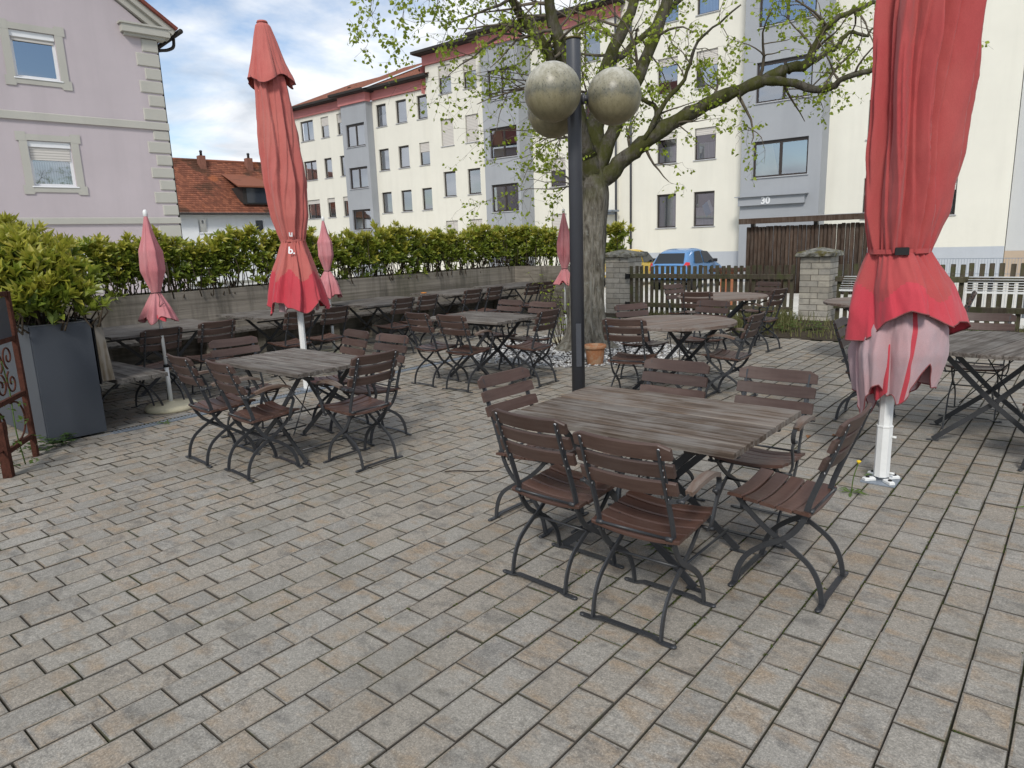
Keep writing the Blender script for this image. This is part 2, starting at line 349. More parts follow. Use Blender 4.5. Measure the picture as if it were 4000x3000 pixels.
def rosette(mb, c, n_, ln, wd, mi=0, rise=0.25):
    a0 = rnd(0, 6.28)
    for j in range(n_):
        a = a0 + j * 6.283 / n_ + rnd(-.25, .25)
        leaf_tri(mb, Vector(c), Vector((math.cos(a), math.sin(a), rise + rnd(-.12, .25))), Vector((0, 0, 1)), ln * rnd(.7, 1.1), wd * rnd(.8, 1.1), mi, 0.2)
M_YEL = mottled('dandelion_yellow', (0.75, 0.52, 0.03), 0.2, 60, 0.8)
def dandelion(x, y, h, lean, label):
    o = thing('dandelion', label, 'dandelion', (x, y, 0), rnd(0, 6), 'weeds in the paving')
    b = MB(); rosette(b, (0, 0, 0.004), 8, .10, .022, 0, .12); b.build('leaf_rosette', M_WEED, o, kind='stuff')
    if h:
        b = MB(); P_ = cat_rom([(0, 0, 0), (lean * .3, 0, h * .5), (lean, .01, h)], 4); b.tube(P_, .0035, 5); b.build('stalk', M_WEED, o)
        b = MB(); b.lathe([(.004, -.012), (.010, 0), (.015, .008), (.008, .012)], 10, (lean, .01, h)); b.build('flower', M_YEL, o)
dandelion(-1.02, 4.42, .19, -.05, 'dandelion with one yellow flower before the right big umbrella foot')
dandelion(-1.6, 3.05, .10, .02, 'small yellow dandelion under the front table')
dandelion(-.98, 4.83, 0, 0, 'leafy weed behind the right big umbrella foot')
dandelion(-6.72, 2.75, 0, 0, 'flat weed rosette beside the drain near the grey planter')
dandelion(-1.2, 4.15, 0, 0, 'green weed in the joint behind the front table')
dandelion(-.12, 4.7, 0, 0, 'small weed right of the right big umbrella')
M_LEAFD = mottled('dry_leaf', (0.20, 0.09, 0.035), 0.4, 30, 0.8)
for x, y, la in ((-1.62, 5.55, 'pale dry leaf lying right of the near round table'), (-1.98, 5.75, 'brown dry leaf lying nearest the near round table'), (-1.47, 5.62, 'brown curled leaf beside the pale one')):
    b = MB(); leaf_tri(b, Vector((0, 0, .006)), Vector((1, .3, .15)), Vector((0, 0, 1)), .07, .04); b.build('fallen_leaf', M_LEAFD, None, loc=(x, y, 0), rz=rnd(0, 6), label=la, cat='leaf', group='fallen leaves')
b = MB(); b.tube(cat_rom([(0, 0, .006), (.1, .02, .008), (.2, .01, .006), (.32, .03, .007)], 3), .004, 5); b.build('fallen_twig', mottled('dark_twig', (.03, .022, .016), .3, 20), None, loc=(-3.42, 3.26, 0), rz=.55, label='thin dark twig lying on the paving between the tables', cat='twig')

# drain channel
M_GRATE = mottled('galvanised_grate', (0.20, 0.23, 0.27), 0.25, 6, 0.45, 0, 60, 0.6)
dr = thing('drain_channel', 'long galvanised drain channel with grating running through the paving', 'drain', (-6.845, 0, 0))
MB().box(-.083, .083, 2.2, 11.4, -.05, -.03).build('channel_bed', M_DARK, dr)
for x in (-.080, .060): MB().box(x, x + .02, 2.2, 11.4, -.03, -.001).build('edge_rail', M_GRATE, dr)
b = MB(); y = 2.2
while y < 11.4:
    b.box(-.060, .060, y, y + .012, -.02, -.004); b.box(-.004, .004, y + .012, y + .036, -.02, -.005); y += .036
b.build('grating', M_GRATE, dr, kind='stuff')

# gravel ring round the tree
M_STONE = MT('white_gravel', 0.8, 0.3); M_STONE.col(M_STONE.ramp(M_STONE.irand(), [(0, (0.16, 0.16, 0.165)), (0.45, (0.33, 0.33, 0.335)), (1, (0.62, 0.62, 0.60))])); M_STONE = M_STONE.m
b = MB(); b.add([(GC[0] + GR * .97 * math.cos(i * .1745), GC[1] + GR * .97 * math.sin(i * .1745), -.004) for i in range(36)], [tuple(range(36))]); b.build('gravel_bed', M_SOIL, kind='structure')
b = MB(); n_ = 0
while n_ < 5200:
    x, y = GC[0] + rnd(-1.7, 1.7), GC[1] + rnd(-1.7, 1.7)
    if not in_gravel(x, y): continue
    n_ += 1; s_ = rnd(.012, .030); a = rnd(0, 6); e = [rnd(.6, 1.2) for _ in range(6)]; z = rnd(0, .012)
    vs = [(math.cos(a) * s_ * e[0], math.sin(a) * s_ * e[0], 0), (-math.sin(a) * s_ * e[1], math.cos(a) * s_ * e[1], 0), (-math.cos(a) * s_ * e[2], -math.sin(a) * s_ * e[2], 0), (math.sin(a) * s_ * e[3], -math.cos(a) * s_ * e[3], 0), (rnd(-.3, .3) * s_, rnd(-.3, .3) * s_, s_ * .6 * e[4]), (0, 0, -s_ * .5)]
    b.add([(x + p[0], y + p[1], z + p[2]) for p in vs], [(0, 1, 4), (1, 2, 4), (2, 3, 4), (3, 0, 4), (1, 0, 5), (2, 1, 5), (3, 2, 5), (0, 3, 5)])
b.build('gravel', M_STONE, label='white and grey gravel around the tree trunk', cat='gravel', kind='stuff')

# planted strip along the fence
b = MB(); nx = 60
for i in range(nx):
    x0, x1 = -7.5 + i * 12 / nx, -7.5 + (i + 1) * 12 / nx
    ya = lambda x: (10.72 if x > -4.5 else 12.2)
    b.add([(x0, ya(x0), .004), (x1, ya(x0), .004), (x1, (ya(x0) + 12.75) / 2, .05), (x0, (ya(x0) + 12.75) / 2, .05), (x1, 12.9, .035), (x0, 12.9, .035)], [(0, 1, 2, 3), (3, 2, 4, 5)], 0, True)
b.build('flower_bed', M_SOIL, kind='structure')
M_GRASS = leafmat('bed_grass', (0.075, 0.085, 0.028), (0.17, 0.16, 0.075), 0.7, 0.2, 0.2)
b = MB()
for i in range(5200):
    if i < 1500: x, y = R.gauss(-4.25, .25), R.gauss(11.75, .3); h = rnd(.12, .34)
    else:
        x, y = rnd(-4.5, 2.4), rnd(10.75, 12.7); h = rnd(.03, .14)
        if R.random() < .25: x, y = rnd(-7.2, -4.5), rnd(12.25, 12.7)
    if y < 10.74 and x > -4.6: continue
    a = rnd(0, 6.28); w_ = rnd(.004, .009); lx, ly = math.cos(a) * h * rnd(.1, .7), math.sin(a) * h * rnd(.1, .7); z = .02
    px, py = -math.sin(a) * w_, math.cos(a) * w_
    b.add([(x - px, y - py, z), (x + px, y + py, z), (x + lx * .4 + px * .7, y + ly * .4 + py * .7, z + h * .7), (x + lx * .4 - px * .7, y + ly * .4 - py * .7, z + h * .7), (x + lx, y + ly, z + h * .9)], [(0, 1, 2, 3), (3, 2, 4)])
b.build('bed_grass', M_GRASS, label='tufts of grass and weeds in the bed along the picket fence', cat='grass', kind='stuff')
for i, (x, y, la) in enumerate(((-3.35, 11.45, 'leafy green weed below the right brick pillar'), (-3.75, 11.3, 'low green herb left of the right brick pillar'), (-1.2, 12.2, 'bushy green weed by the fence behind the right round table'), (-2.6, 11.6, 'dark leafy weed right of the right brick pillar'))):
    o = thing('weed', la, 'weed', (x, y, .03), rnd(0, 6), 'weeds in the bed'); b = MB()
    for j in range(26): rosette(b, (R.gauss(0, .12), R.gauss(0, .12), rnd(.0, .16)), 5, .055, .03, 0, .3)
    b.build('foliage', M_WEED, o, kind='stuff')

# ------------------------------------------------------------------ concrete trough wall with hedge, bench along it
t = MT('boarded_concrete', 0.9, 0.2); v = t.coord((1, 1, 1), 'World'); vs_ = t.coord((1, 0.12, 9.0), 'World'); vd = t.coord((3, 3, 0.35), 'World')
k = t.ramp(t.noise(vs_, 2.2, 6, 0.65), [(0.3, (0.115, 0.102, 0.084)), (0.7, (0.300, 0.270, 0.228))])
k = t.mix(t.ramp(t.noise(vd, 1.6, 5, 0.6), [(0.46, 0.0), (0.66, 0.65)]), k, (0.060, 0.056, 0.047))
k = t.mix(t.ramp(t.noise(v, 0.7, 3), [(0.45, 0.0), (0.8, 0.5)]), k, (0.075, 0.075, 0.030))
t.col(k).bump(t.noise(vs_, 4.0, 6, 0.7), 0.5, 0.01); M_CONC = t.m
WX = -10.1; WZ = 1.045; WY = 12.15
wall = thing('concrete_wall', 'long weathered board-marked concrete trough wall behind the bench', 'wall', (0, 0, 0))
zs = [-0.1, .27, .53, .79, WZ]; ys = [2.3, 4.55, 6.6, 8.8, 10.6, WY]
for i in range(4):
    for j in range(len(ys) - 1):
        ox = rnd(-.004, .004); MB().box(WX - .2, WX + ox, ys[j] + .0007, ys[j + 1] - .0007, zs[i] + .0015, zs[i + 1] - .001).build('board_course', M_CONC, wall)
MB().box(WX - .19, WX - .01, 2.3, WY + .2, -.1, WZ - .006).build('core', M_CONC, wall)
MB().box(WX - .9, WX - .19, 2.3, WY + .9, .6, WZ - .07).build('trough_soil', M_SOIL, wall)
MB().box(WX - 1.0, WX - .9, 2.3, WY + 1.0, -.4, WZ - .02).build('rear_wall', M_CONC, wall)
wall2 = thing('concrete_wall', 'short return of the concrete trough wall left of the tree', 'wall', (0, 0, 0))
xs = [WX + .006, -9.2, -8.35]
for i in range(4):
    for j in range(2): MB().box(xs[j] + .002, xs[j + 1] - .002, WY + rnd(-.004, .004), WY + .2, zs[i] + .003, zs[i + 1] - .002).build('board_course', M_CONC, wall2)
MB().box(WX + .01, -8.36, WY + .01, WY + .19, -.1, WZ - .006).build('core', M_CONC, wall2)
MB().box(WX + .01, -8.36, WY + .19, WY + .72, .4, WZ - .07).build('trough_soil', M_SOIL, wall2)

def laurel(mb, c, d, n_, ln, wd, mi):
    d = d.normalized(); s_ = d.orthogonal().normalized(); q = d.cross(s_); a0 = rnd(0, 6.28)
    for j in range(n_):
        a = a0 + j * 2.4 + rnd(-.2, .2); tlt = rnd(.35, 1.1) if j < n_ - 2 else rnd(.05, .35)
        dd = d * math.cos(tlt) + (s_ * math.cos(a) + q * math.sin(a)) * math.sin(tlt)
        leaf_tri(mb, c - d * rnd(0, .05), dd, d if abs(dd.dot(d)) < .95 else s_, ln * rnd(.7, 1.15), wd * rnd(.8, 1.15), mi, 0.12)
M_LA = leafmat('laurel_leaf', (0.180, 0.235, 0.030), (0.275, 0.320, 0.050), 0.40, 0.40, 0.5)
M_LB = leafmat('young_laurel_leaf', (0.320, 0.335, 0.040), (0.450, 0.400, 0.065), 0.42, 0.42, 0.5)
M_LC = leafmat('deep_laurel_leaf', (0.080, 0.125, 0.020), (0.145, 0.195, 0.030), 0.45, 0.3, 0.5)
M_STEM = mottled('laurel_stem', (0.060, 0.045, 0.030), 0.3, 12, 0.9)
def hedge_fill(o, dom, n_, zlo, ztop, young=0.75, ln=.135):
    """dom() -> (x, y, lateral -1..1, outward vec)"""
    b = MB(); b2 = MB(); gaps = [(rnd(0, 100), rnd(.5, 1)) for _ in range(3)]
    for i in range(n_):
        x, y, lat, ov, sc = dom()
        top = ztop(x, y); h = R.random() ** 0.75
        z = zlo + (top - zlo) * h
        g_ = math.sin(x * 3.1 + y * 4.3) + math.sin(x * 7.7 - y * 6.1 + z * 9)
        if h < .30 and R.random() < .72 - .2 * g_: continue
        if g_ > 1.2 and R.random() < .4: continue
        d = Vector((ov[0] * abs(lat) * 1.2 + rnd(-.6, .6), ov[1] * abs(lat) * 1.2 + rnd(-.6, .6), .5 + .9 * h + rnd(-.25, .3)))
        p_y = young * max(0, (h - .35) / .65) * (1.25 if h > .8 else .8)
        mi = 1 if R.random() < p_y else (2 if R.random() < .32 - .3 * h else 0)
        laurel(b, Vector((x, y, z)), d, R.randint(6, 9), ln, ln * .40, mi)
        if i % 7 == 0: b2.tube([(x + rnd(-.1, .1), y + rnd(-.1, .1), zlo - .06), (x + rnd(-.08, .08), y + rnd(-.08, .08), zlo + (z - zlo) * .5), (x, y, z)], [.009, .007, .004], 5)
    b.build('foliage', [M_LA, M_LB, M_LC], o, kind='stuff'); b2.build('stems', M_STEM, o, kind='stuff')
hd = thing('laurel_hedge', 'long clipped cherry laurel hedge growing on top of the concrete wall', 'hedge')
def dom1():
    y = rnd(3.35, 13.0); s_ = R.choice((-1, 1, 1, 1)); l_ = s_ * R.random() ** .5
    return (-10.42 + .30 * l_, y, l_, (s_, 0), 1)
def top1(x, y): return 1.80 + .07 * math.sin(y * 2.3) + .05 * math.sin(y * 5.7 + 1) - .22 * max(0, 4.2 - y) + .03 * math.sin(y * 13) + .10 * max(0, math.sin(y * 17 + x * 9)) ** 3
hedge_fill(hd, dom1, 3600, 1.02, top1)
hd2 = thing('laurel_hedge', 'short laurel hedge on the wall return behind the tree trunk', 'hedge')
def dom2():
    x = rnd(-10.3, -7.98); l_ = R.choice((-1, -1, 1)) * R.random() ** .5
    return (x, (12.60 if x < -8.4 else 13.55) + .26 * l_, l_, (0, -1), 1)
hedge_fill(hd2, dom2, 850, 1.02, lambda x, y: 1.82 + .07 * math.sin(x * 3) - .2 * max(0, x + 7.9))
pl = thing('metal_planter', 'tall anthracite metal planter box at the left edge', 'planter', (0, 0, 0))
M_ANTH = mottled('anthracite_panel', (0.052, 0.059, 0.071), 0.10, 2.0, 0.5, 0.1, 150, 0.4)
PLX = -6.83
b = MB(); b.box(PLX - .014, PLX, 1.815, 2.278, .02, 1.03); b.build('front_panel', M_ANTH, pl)
for i in range(3): MB().box(PLX - .012 - .95 * (i + 1) + .004, PLX - .016 - .95 * i, 1.806, 1.82, .02, 1.028).build('side_panel', M_ANTH, pl)
MB().box(-9.7, PLX - .016, 2.262, 2.276, .02, 1.028).build('rear_panel', M_ANTH, pl); MB().box(-9.7, -9.686, 1.822, 2.26, .02, 1.028).build('end_panel', M_ANTH, pl)
M_RIM = mottled('grey_rim', (.10, .105, .11), .1, 5, .5)
for q in ((PLX - .05, PLX + .004, 1.80, 2.282), (-9.7, PLX - .052, 1.80, 1.84), (-9.7, PLX - .052, 2.24, 2.282)): MB().box(*q, 1.031, 1.038).build('rim', M_RIM, pl)
MB().box(-9.68, PLX - .02, 1.825, 2.258, .3, .99).build('soil', M_SOIL, pl)
sh = thing('laurel_shrub', 'big yellow-green laurel shrub growing in the grey metal planter', 'shrub')
def dom3():
    x = -9.4 + 2.65 * R.random() ** .8; a = rnd(0, 6.28); r_ = R.random() ** .5; ey = .42
    return (x, 2.0 + ey * r_ * math.sin(a), r_, (.5, math.sin(a)), 1)
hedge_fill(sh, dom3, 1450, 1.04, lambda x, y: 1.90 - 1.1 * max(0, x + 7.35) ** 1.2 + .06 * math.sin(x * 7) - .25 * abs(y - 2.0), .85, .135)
b = MB()
for i in range(60): rosette(b, (rnd(-9.3, -6.9), rnd(1.85, 2.24), .995), 5, .05, .03, 0, .5)
b.build('ground_cover', M_WEED, sh, kind='stuff')

# bench against the planter: seat planks, leaning back board, iron legs
bn = thing('corner_bench', 'low dark wooden bench with leaning back board behind the grey planter', 'bench')
for i in range(3): MB().bbox(-9.5, -6.83 + rnd(-.02, .02), 2.43 + .155 * i, 2.43 + .155 * i + .147, .43, .47, .005).build('seat_plank', M_BENCHW, bn)
b = MB(); b.add([(x, y, z) for x in (-9.5, -6.845) for y, z in ((2.312, .475), (2.418, .475), (2.372, 1.03), (2.312, 1.034))], [(0, 3, 2, 1), (4, 5, 6, 7), (0, 1, 5, 4), (1, 2, 6, 5), (2, 3, 7, 6), (3, 0, 4, 7)])
b.build('back_board', wood('weathered_board', (0.11, 0.085, 0.055), (0.24, 0.205, 0.155), .9, 2, .6, .6, .2), bn)
b = MB(); b.box(-9.5, -6.86, 2.30, 2.311, .45, 1.05); b.build('back_plate', M_BLACKP, bn)
for xx in (-7.25, -8.9):
    for ye in (2.42, 2.90):
        b = MB(); dy_ = .06 if ye > 2.6 else -.03
        b.sweep(cat_rom([(xx, 2.66, .425), (xx, ye - dy_ * .6, .26), (xx, ye + dy_, .1), (xx, ye + dy_ * 1.1, .008)], 4), .03, .012); b.build('leg', M_STEEL, bn)
    MB().box(xx - .02, xx + .02, 2.40, 2.98, .41, .428).build('cross_bar', M_STEEL, bn)
wb = thing('wall_bench', 'long weathered plank bench running along the concrete wall', 'bench')
for j in range(4):
    y0, y1 = 2.95 + j * 2.2, 2.95 + (j + 1) * 2.2 - .01
    for i in range(2): MB().bbox(-10.07 + .2 * i, -9.875 + .2 * i, y0, y1, .41, .45, .006).build('seat_plank', M_BENCHW, wb)
    for yy in (y0 + .4, y1 - .4): MB().box(-10.05, -9.78, yy, yy + .12, 0, .41).build('support', M_CONC, wb)
# ------------------------------------------------------------------ rusty gate
gt = thing('iron_gate', 'rusty wrought iron gate leaf with scrolls at the left edge', 'gate', (-6.55, 1.63, 0), math.atan2(1.324 - 1.63, -6.092 + 6.552))
GL = math.hypot(.46, .306)
b = MB(); b.box(-.022, .022, -.018, .018, 0, 1.35); b.build('stile', M_RUST, gt)
b = MB(); b.box(GL - .03, GL + .03, -.03, .03, 0, .42); b.box(GL - .012, GL + .012, -.012, .012, .42, 1.32); b.build('stile', M_RUST, gt)
for z in (1.335, .985, .54, .18): MB().box(.022, 1.15 if z != .18 else GL - .03, -.014, .014, z - .018, z + .018).build('rail', M_RUST, gt)
b = MB(); b.box(.06, .30, -.006, .006, 1.0, 1.31); b.build('dark_panel', M_ANTH, gt)
def scroll(cx_, cz, r0, turns, a0, sgn):
    return [(cx_ + r0 * (1 - .8 * q / 24) * math.cos(a0 + sgn * turns * 6.283 * q / 24), 0, cz + r0 * (1 - .8 * q / 24) * math.sin(a0 + sgn * turns * 6.283 * q / 24)) for q in range(25)]
for cx_, cz, r0, a0, sg in ((.20, .86, .095, -1.2, 1), (.20, .66, .095, 1.2, -1), (.40, .84, .09, 4.3, -1), (.40, .66, .09, 1.9, 1)):
    MB().tube(scroll(cx_, cz, r0, 1.3, a0, sg), .007, 6).build('scroll', M_RUST, gt)
MB().tube([(.27 + .19 * math.cos(q), 0, .36 + .155 * math.sin(q)) for q in [1.4 + i * .33 for i in range(12)]], .008, 6).build('ring', M_RUST, gt)
MB().tube([(.62 + .17 * math.cos(q), 0, .36 + .155 * math.sin(q)) for q in [i * .35 for i in range(19)]], .008, 6).build('ring', M_RUST, gt)
b = MB()
for i in range(11): b.tube([(-.045 + .006 * math.cos(q) * (1 if i % 2 else .3), .006 * math.cos(q) * (.3 if i % 2 else 1), 1.33 - i * .03 + .019 * math.sin(q)) for q in [k * .7 for k in range(10)]], .0025, 4)
b.build('chain', M_BLACKP, gt)
vn = thing('ivy_vine', 'pale green ivy shoots climbing the rusty gate', 'vine', (-6.35, 1.5, 0)); b = MB()
for i in range(30):
    z = abs(R.gauss(0, .35)); c = Vector((R.gauss(.05, .12), R.gauss(-.05, .08), z + .02))
    for j in range(3): leaf_tri(b, c, Vector((rnd(-1, 1), rnd(-1, 1), rnd(-.4, .6))), Vector((0, 0, 1)), .045, .035)
b.build('foliage', M_WEED, vn, kind='stuff')
MB().tube(cat_rom([(0, 0, 0), (.08, -.04, .3), (.02, -.02, .6), (.12, -.06, .85)], 4), .005, 5).build('stem', M_WEED, vn)
iv = thing('ivy_clump', 'small dark ivy clump at the foot of the grey planter', 'ivy', (-6.72, 1.83, 0)); b = MB()
for i in range(34): rosette(b, (R.gauss(0, .07), R.gauss(.0, .11), rnd(.01, .09)), 4, .05, .04, 0, .3)
b.build('foliage', leafmat('ivy_leaf', (.02, .045, .012), (.05, .085, .02), .5, .15), iv, kind='stuff')

# ------------------------------------------------------------------ picket fence, brick pillars
t = MT('mossy_fence_wood', 0.92, 0.15); v = t.coord((14, 14, 1.2), 'World'); v2 = t.coord((1, 1, 1), 'World')
k = t.ramp(t.noise(v, 1.5, 5, 0.65), [(0.3, (0.045, 0.036, 0.026)), (0.7, (0.120, 0.100, 0.075))])
k = t.mix(t.ramp(t.noise(v2, 6.0, 5, 0.7), [(0.45, 0.0), (0.65, 0.8)]), k, (0.075, 0.082, 0.034))
k = t.mix(t.ramp(t.noise(v2, 28.0, 4, 0.7), [(0.62, 0.0), (0.70, 0.7)]), k, (0.190, 0.195, 0.165)); t.col(k); M_PICK = t.m
def fence(label, x0, x1, pitch, y, rails):
    f = thing('picket_fence', label, 'fence', (0, y, 0), 0, 'picket fence sections'); x = x0
    while x < x1:
        h = 1.01 + rnd(-.012, .012); wd = .034
        b = MB(); b.add([(px_, py_, pz_) for py_ in (-.011, .011) for px_, pz_ in ((-wd, .03), (wd, .03), (wd, h - .006), (wd - .008, h), (-wd + .008, h), (-wd, h - .006))],
                        [(5, 4, 3, 2, 1, 0), (6, 7, 8, 9, 10, 11)] + [(j, (j + 1) % 6, 6 + (j + 1) % 6, 6 + j) for j in range(6)])
        o = b.build('picket', M_PICK, f, loc=(x, 0, 0)); o.rotation_euler = (0, rnd(-.012, .012), 0); x += pitch
    for z in rails: MB().bbox(x0 - .05, x1 + .02, -.065, -.012, z - .045, z + .045, .008).build('rail', M_PICK, f)
    return f
fence('mossy picket fence between the two brick pillars', -7.44, -4.15, .117, 12.78, (.805, .22))
fence('mossy picket fence right of the right brick pillar', -3.42, 2.6, .129, 12.95, (.765, .30))
t = MT('pale_brick', 0.85, 0.2); r_ = t.orand(); v2 = t.coord((1, 1, 1), 'World')
k = t.ramp(r_, [(0, (0.30, 0.275, 0.23)), (.5, (0.36, 0.34, 0.30)), (1, (0.42, 0.385, 0.32))]); k = t.mix(t.ramp(t.noise(v2, 9.0, 4, .65), [(.45, 0.), (.75, .7)]), k, (.17, .165, .15))
t.col(k).bump(t.noise(v2, 60., 3), .3, .004); M_BRICK = t.m
M_MORTAR = mottled('brown_mortar', (0.125, 0.110, 0.090), .2, 8, .95, .3)
t = MT('lichen_concrete_cap', .95, .1); v2 = t.coord((1, 1, 1), 'World'); k = t.ramp(t.noise(v2, 11., 5, .7), [(.35, (.085, .082, .068)), (.52, (.20, .195, .17)), (.68, (.30, .29, .25))])
k = t.mix(t.ramp(t.noise(v2, 7., 4, .6), [(.52, 0.), (.62, .8)]), k, (.10, .085, .02)); t.col(k).bump(t.noise(v2, 40., 4), .6, .01); M_CAP = t.m
def pillar(label, cx_, cy_, w_, courses, ch, rz, zb):
    p = thing('brick_pillar', label, 'pillar', (cx_, cy_, zb), rz, 'brick pillars'); hw = w_ / 2; s_ = .345 * w_ / .56; hd_ = w_ - s_ - .012
    MB().box(-hw + .008, hw - .008, -hw + .008, hw - .008, -.1, courses * ch).build('mortar_core', M_MORTAR, p)
    for c in range(courses):
        z0, z1 = c * ch + .006, (c + 1) * ch - .006; mir = -1 if c % 2 else 1
        for q in range(4):
            x0, x1, y0, y1 = -hw, -hw + s_, -hw, -hw + hd_
            if mir < 0: x0, x1 = -x1, -x0
            a = q * math.pi / 2; ca, sa = round(math.cos(a)), round(math.sin(a)); j = rnd(-.003, .002)
            pts = [(x * ca - y * sa, x * sa + y * ca) for x, y in ((x0, y0 - j), (x1, y0 - j), (x1, y1), (x0, y1))]
            b = MB(); bv = .004; b.bbox(min(u[0] for u in pts), max(u[0] for u in pts), min(u[1] for u in pts), max(u[1] for u in pts), z0, z1, bv); b.build('brick', M_BRICK, p)
    zt = courses * ch; e = hw + .075; b = MB()
    n_ = 8; vs = []
    for zz_, ee, jj in ((zt, e - .02, .012), (zt + .012, e, .02), (zt + .062, e, .02), (zt + .082, e - .03, .02)):
        for i in range(4):
            c0 = [(-1, -1), (1, -1), (1, 1), (-1, 1)][i]; c1 = [(-1, -1), (1, -1), (1, 1), (-1, 1)][(i + 1) % 4]
            for j in range(n_): f = j / n_; vs.append(((c0[0] * (1 - f) + c1[0] * f) * ee + rnd(-jj, jj), (c0[1] * (1 - f) + c1[1] * f) * ee + rnd(-jj, jj), zz_ + rnd(-.006, .006)))
    k_ = 4 * n_; fs = [(r * k_ + j, r * k_ + (j + 1) % k_, (r + 1) * k_ + (j + 1) % k_, (r + 1) * k_ + j) for r in range(3) for j in range(k_)]
    vs.append((0, 0, zt + .165)); fs += [(3 * k_ + j, 3 * k_ + (j + 1) % k_, 4 * k_) for j in range(k_)]; fs.append(tuple(reversed(range(k_))))
    b.add(vs, fs, 0, False); b.build('cap_stone', M_CAP, p)
pillar('pale brick pillar with mossy cap right of centre by the bed', -3.79, 13.05, .50, 11, .1045, 0.0, 0.0)
pillar('greyer brick pillar with stone cap behind the tree', -7.80, 13.05, .56, 11, .108, 0.0, 0.0)
# hinges
for x, y, z, la in ((-7.49, 12.765, .80, 'upper dark hinge block between left pillar and fence'), (-7.49, 12.765, .215, 'lower dark hinge block between left pillar and fence')):
    b = MB(); b.box(-.04, .05, -.05, .02, -.05, .05); b.lathe([(.014, -.06), (.014, .06)], 8, (-.04, -.03, 0)); b.build('gate_hinge', M_BLACKP, None, loc=(x, y - .05, z), label=la, cat='hinge')
# wall-mounted drying racks on the fence
def rack(label, x0, x1, y):
    o = thing('drying_rack', label, 'rack', (0, y, 0), 0, 'white racks on the fence')
    for i in range(6): MB().tube([(x0, -.05 - .05 * i, .81 - .035 * i), (x1, -.05 - .05 * i, .81 - .035 * i)], .007 if i else .012, 6).build('bar', M_WHITEM, o)
    x = x0 + .3
    while x < x1: MB().sweep([(x, -.03, .80), (x, -.32, .61)], .045, .01).build('bracket', M_BLACKP, o); x += .62
    MB().box(x0, x1, -.33, -.31, .585, .615).build('front_strip', M_WHITEM, o)
rack('white drying rack on the fence left of the right big umbrella', -3.3, -2.3, 12.86)
rack('white drying rack on the fence at the right edge', -1.5, .6, 12.86)
# thin grey mesh railing further back
rl = thing('mesh_railing', 'thin grey steel mesh railing behind the fence at right', 'railing', (0, 17.0, 0))
for z in (.93, .62): MB().box(-3.0, 2.5, -.006, .006, z - .006, z + .006).build('rail', M_GRATE, rl)
b = MB(); x = -3.0
while x < 2.5: b.box(x - .003, x + .003, -.004, .004, -.25, .93); x += .05
b.build('bars', M_GRATE, rl, kind='stuff')
for x in (-3.0, -1.02, 1.0): MB().lathe([(.025, -.3), (.025, 1.02)], 10, (x, .03, 0)).build('post', M_GRATE, rl)

# ------------------------------------------------------------------ apartment block
def plaster(name, c, var=.06):
    t = MT(name, .9, .15); v = t.coord((1, 1, 1)); a = t.noise(v, .5, 5, .65); st = t.noise(t.coord((1.2, 1, .12)), 1.5, 4, .6); f = t.noise(v, 35., 3, .7)
    k = t.mix(t.ramp(a, [(.3, 0.), (.7, 1.)]), [x * (1 - var) for x in c], [min(.9, x * (1 + var)) for x in c])
    k = t.mix(t.ramp(st, [(.48, 0.), (.8, .4)]), k, [x * .80 for x in c]); t.col(k).bump(f, .35, .008); return t.m
M_CREAM = plaster('cream_render', (.690, .676, .600), .04); M_BAY = plaster('blue_grey_render', (.320, .336, .358), .05)
M_BAND = plaster('salmon_render', (.58, .235, .225), .05); M_PLINTH = plaster('pale_blue_plinth', (.43, .46, .50), .06)
M_SALM = plaster('ochre_plinth', (.43, .345, .265), .05)
M_BROWN = mottled('dark_brown_frame', (.032, .024, .020), .2, 6, .45, 0, 60, .5)
M_WHITEF = mottled('white_window_frame', (.72, .73, .74), .04, 4, .4, 0, 60, .5)
M_SILL = mottled('grey_sill', (.40, .41, .43), .1, 5, .5)
t = MT('roller_blind', .7, .3); wv_ = t.n('TexWave'); wv_.wave_type = 'BANDS'; wv_.bands_direction = 'Z'; wv_.inputs['Scale'].default_value = 4.2
t.l(t.coord((1, 1, 1)), wv_.inputs[0]); t.col(t.mix(t.ramp(wv_.outputs[1], [(.0, 0.), (.3, 1.)]), (.33, .31, .29), (.56, .535, .50))).bump(wv_.outputs[1], .3, .01); M_BLIND = t.m
t = MT('curtain', .9, .1); wv_ = t.n('TexWave'); wv_.wave_type = 'BANDS'; wv_.bands_direction = 'X'; wv_.inputs['Scale'].default_value = 5.; wv_.inputs['Distortion'].default_value = 3.
t.l(t.coord((1, 1, .15)), wv_.inputs[0]); t.col(t.mix(wv_.outputs[1], (.34, .36, .38), (.66, .68, .69))); M_CURT = t.m
M_CURTY = mottled('yellow_curtain', (.40, .36, .20), .2, 2, .9)
t = MT('window_glass', .03, .5); tr = t.n('BsdfTransparent'); gl = t.n('BsdfGlossy'); gl.inputs['Roughness'].default_value = .02; gl.inputs['Color'].default_value = (.92, .95, 1, 1)
fr = t.n('Fresnel'); fr.inputs[0].default_value = 1.9; ms = t.n('MixShader'); t.l(t.math('MINIMUM', t.math('ADD', fr.outputs[0], .30), 1.), ms.inputs[0]); t.l(tr.outputs[0], ms.inputs[1]); t.l(gl.outputs[0], ms.inputs[2])
t.l(ms.outputs[0], t.t.nodes['Material Output'].inputs[0]); M_GLASS = t.m
t = MT('clay_roof_tile', .85, .2); v = t.coord((1, 1, 1)); br = t.n('TexBrick'); br.inputs['Scale'].default_value = 1.; br.inputs['Brick Width'].default_value = .26; br.inputs['Row Height'].default_value = .18; br.inputs['Mortar Size'].default_value = .018
